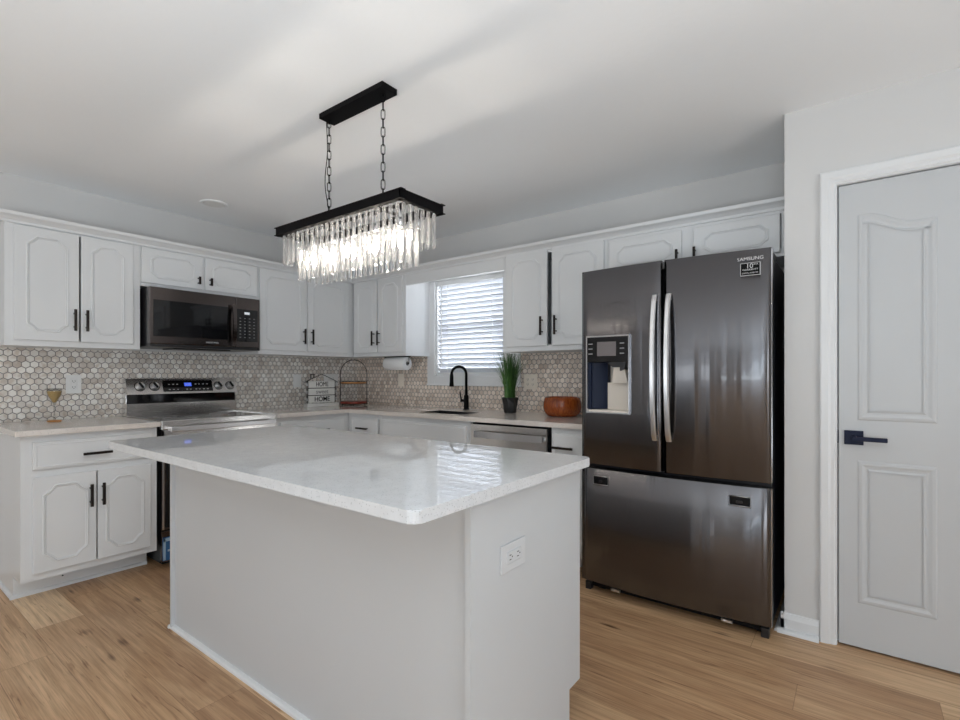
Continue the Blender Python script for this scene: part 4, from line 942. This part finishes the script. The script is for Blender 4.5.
# inner carrier of the lower tier
b = B()
IXa, IXb, IYa, IYb = -2.150, -1.462, 1.385, 1.512
for z in (1.800,):
    b.box(IXa, IXb, IYa-.004, IYa+.004, z, z+.006).box(IXa, IXb, IYb-.004, IYb+.004, z, z+.006).box(IXa, IXa+.008, IYa, IYb, z, z+.006).box(IXb-.008, IXb, IYa, IYb, z, z+.006)
for x in (IXa+.004, IXb-.004):
    for y in (IYa, IYb): b.tube([(x, y, 1.803), (x, y, 1.91)], .002, 6)
b.build('inner_carrier', 'chrome', ch)
def link(b, c, h, wl, rot, r):
    pts = []
    for k in range(16):
        a = 2*PI*k/16; x = wl*math.cos(a); z = (h-wl)*(1 if math.sin(a) > 0 else -1)+wl*math.sin(a)
        if abs(math.sin(a)) < 1e-6: z = 0
        pts.append((c[0]+x*math.cos(rot), c[1]+x*math.sin(rot), c[2]+z))
    b.tube(pts, r, 6, closed=True)
for x in (-1.992, -1.617):
    b = B(); z = 2.393; i = 0
    while z > 1.905:
        link(b, (x, CY, z), .0215, .0085, (math.radians(37) if i % 2 == 0 else math.radians(127)), .0019); z -= .0375; i += 1
    cn = b.build('chain', 'bmetal', ch)
    B().tube([(x, CY, 2.404), (x, CY, 2.392)], .006, 8).build('hook', 'bmetal', ch)
pts = [(-1.992-.012-.006*math.sin(k*.9), CY-.006+.008*math.sin(k*.7), 2.404-k*.0375) for k in range(14)]
B().tube(pts, .0022, 6).build('cord', 'bmetal', ch)
# crystals: one mesh per length, many copies
def bar_mesh(L):
    b = B(); n = 8; rings = []; sec = [(.0105,.0015),(.0075,.0048),(-.0075,.0048),(-.0105,.0015),(-.0105,-.0015),(-.0075,-.0048),(.0075,-.0048),(.0105,-.0015)]
    for z, q in ((0, .6), (-.006, 1), (-L+.007, 1), (-L, .6)):
        rings.append([b.v((p*q, t*q, z)) for p, t in sec])
    for A, C in zip(rings, rings[1:]):
        for k in range(n): b.face([A[k], A[(k+1) % n], C[(k+1) % n], C[k]])
    b.face(rings[0]); b.face(rings[-1])
    bmesh.ops.recalc_face_normals(b.bm, faces=b.bm.faces)
    me = bpy.data.meshes.new('crystal'); b.bm.to_mesh(me); b.bm.free(); me.materials.append(M['crystal']); return me
mo, mi = bar_mesh(.140), bar_mesh(.148)
spots = []
def side(p0, p1, n, me, z, a, pr):
    for k in range(n):
        t = (k+.5)/n; spots.append((pr, p0[0]+(p1[0]-p0[0])*t, p0[1]+(p1[1]-p0[1])*t, z, a, me))
oz = 1.875; OX0, OX1, OY0, OY1 = -2.218, -1.402, 1.346, 1.554
side((OX0, OY0), (OX1, OY0), 22, mo, oz, 0, 0); side((OX1, OY0), (OX1, OY1), 6, mo, oz, PI/2, 0)
iz = 1.806
side((IXa, IYa), (IXb, IYa), 19, mi, iz, 0, 1); side((IXb, IYa), (IXb, IYb), 3, mi, iz, PI/2, 1); side((IXa, IYa), (IXa, IYb), 3, mi, iz, PI/2, 1)
side((OX0, OY0), (OX0, OY1), 6, mo, oz, PI/2, 1)
side((IXa, IYb), (IXb, IYb), 19, mi, iz, 0, 2); side((OX0, OY1), (OX1, OY1), 22, mo, oz, 0, 3)
rnd = random.Random(4); rest = []
for i, (pr, x, y, z, a, me) in enumerate(spots):
    rz = a+rnd.uniform(-.16, .16)
    if i < 100:
        o = bpy.data.objects.new('crystal', me); COL.objects.link(o); o.parent = ch
        o.matrix_parent_inverse = Matrix.Translation((-CX, -CY, -HC)); o.location = (x, y, z); o.rotation_euler = (0, 0, rz)
    else: rest.append((x, y, z, rz, me))
# bulbs
for k in range(5):
    x = CX-.30+.15*k
    sk = B().tube([(x, CY, 1.908), (x, CY, 1.795)], .009, 12).build('socket', 'chrome', ch)
    B().lathe([(.006, 0), (.009, -.012), (.011, -.030), (.009, -.050), (.003, -.068)][::-1], (x, CY, 1.795), 16).build('bulb', 'bulb', ch)
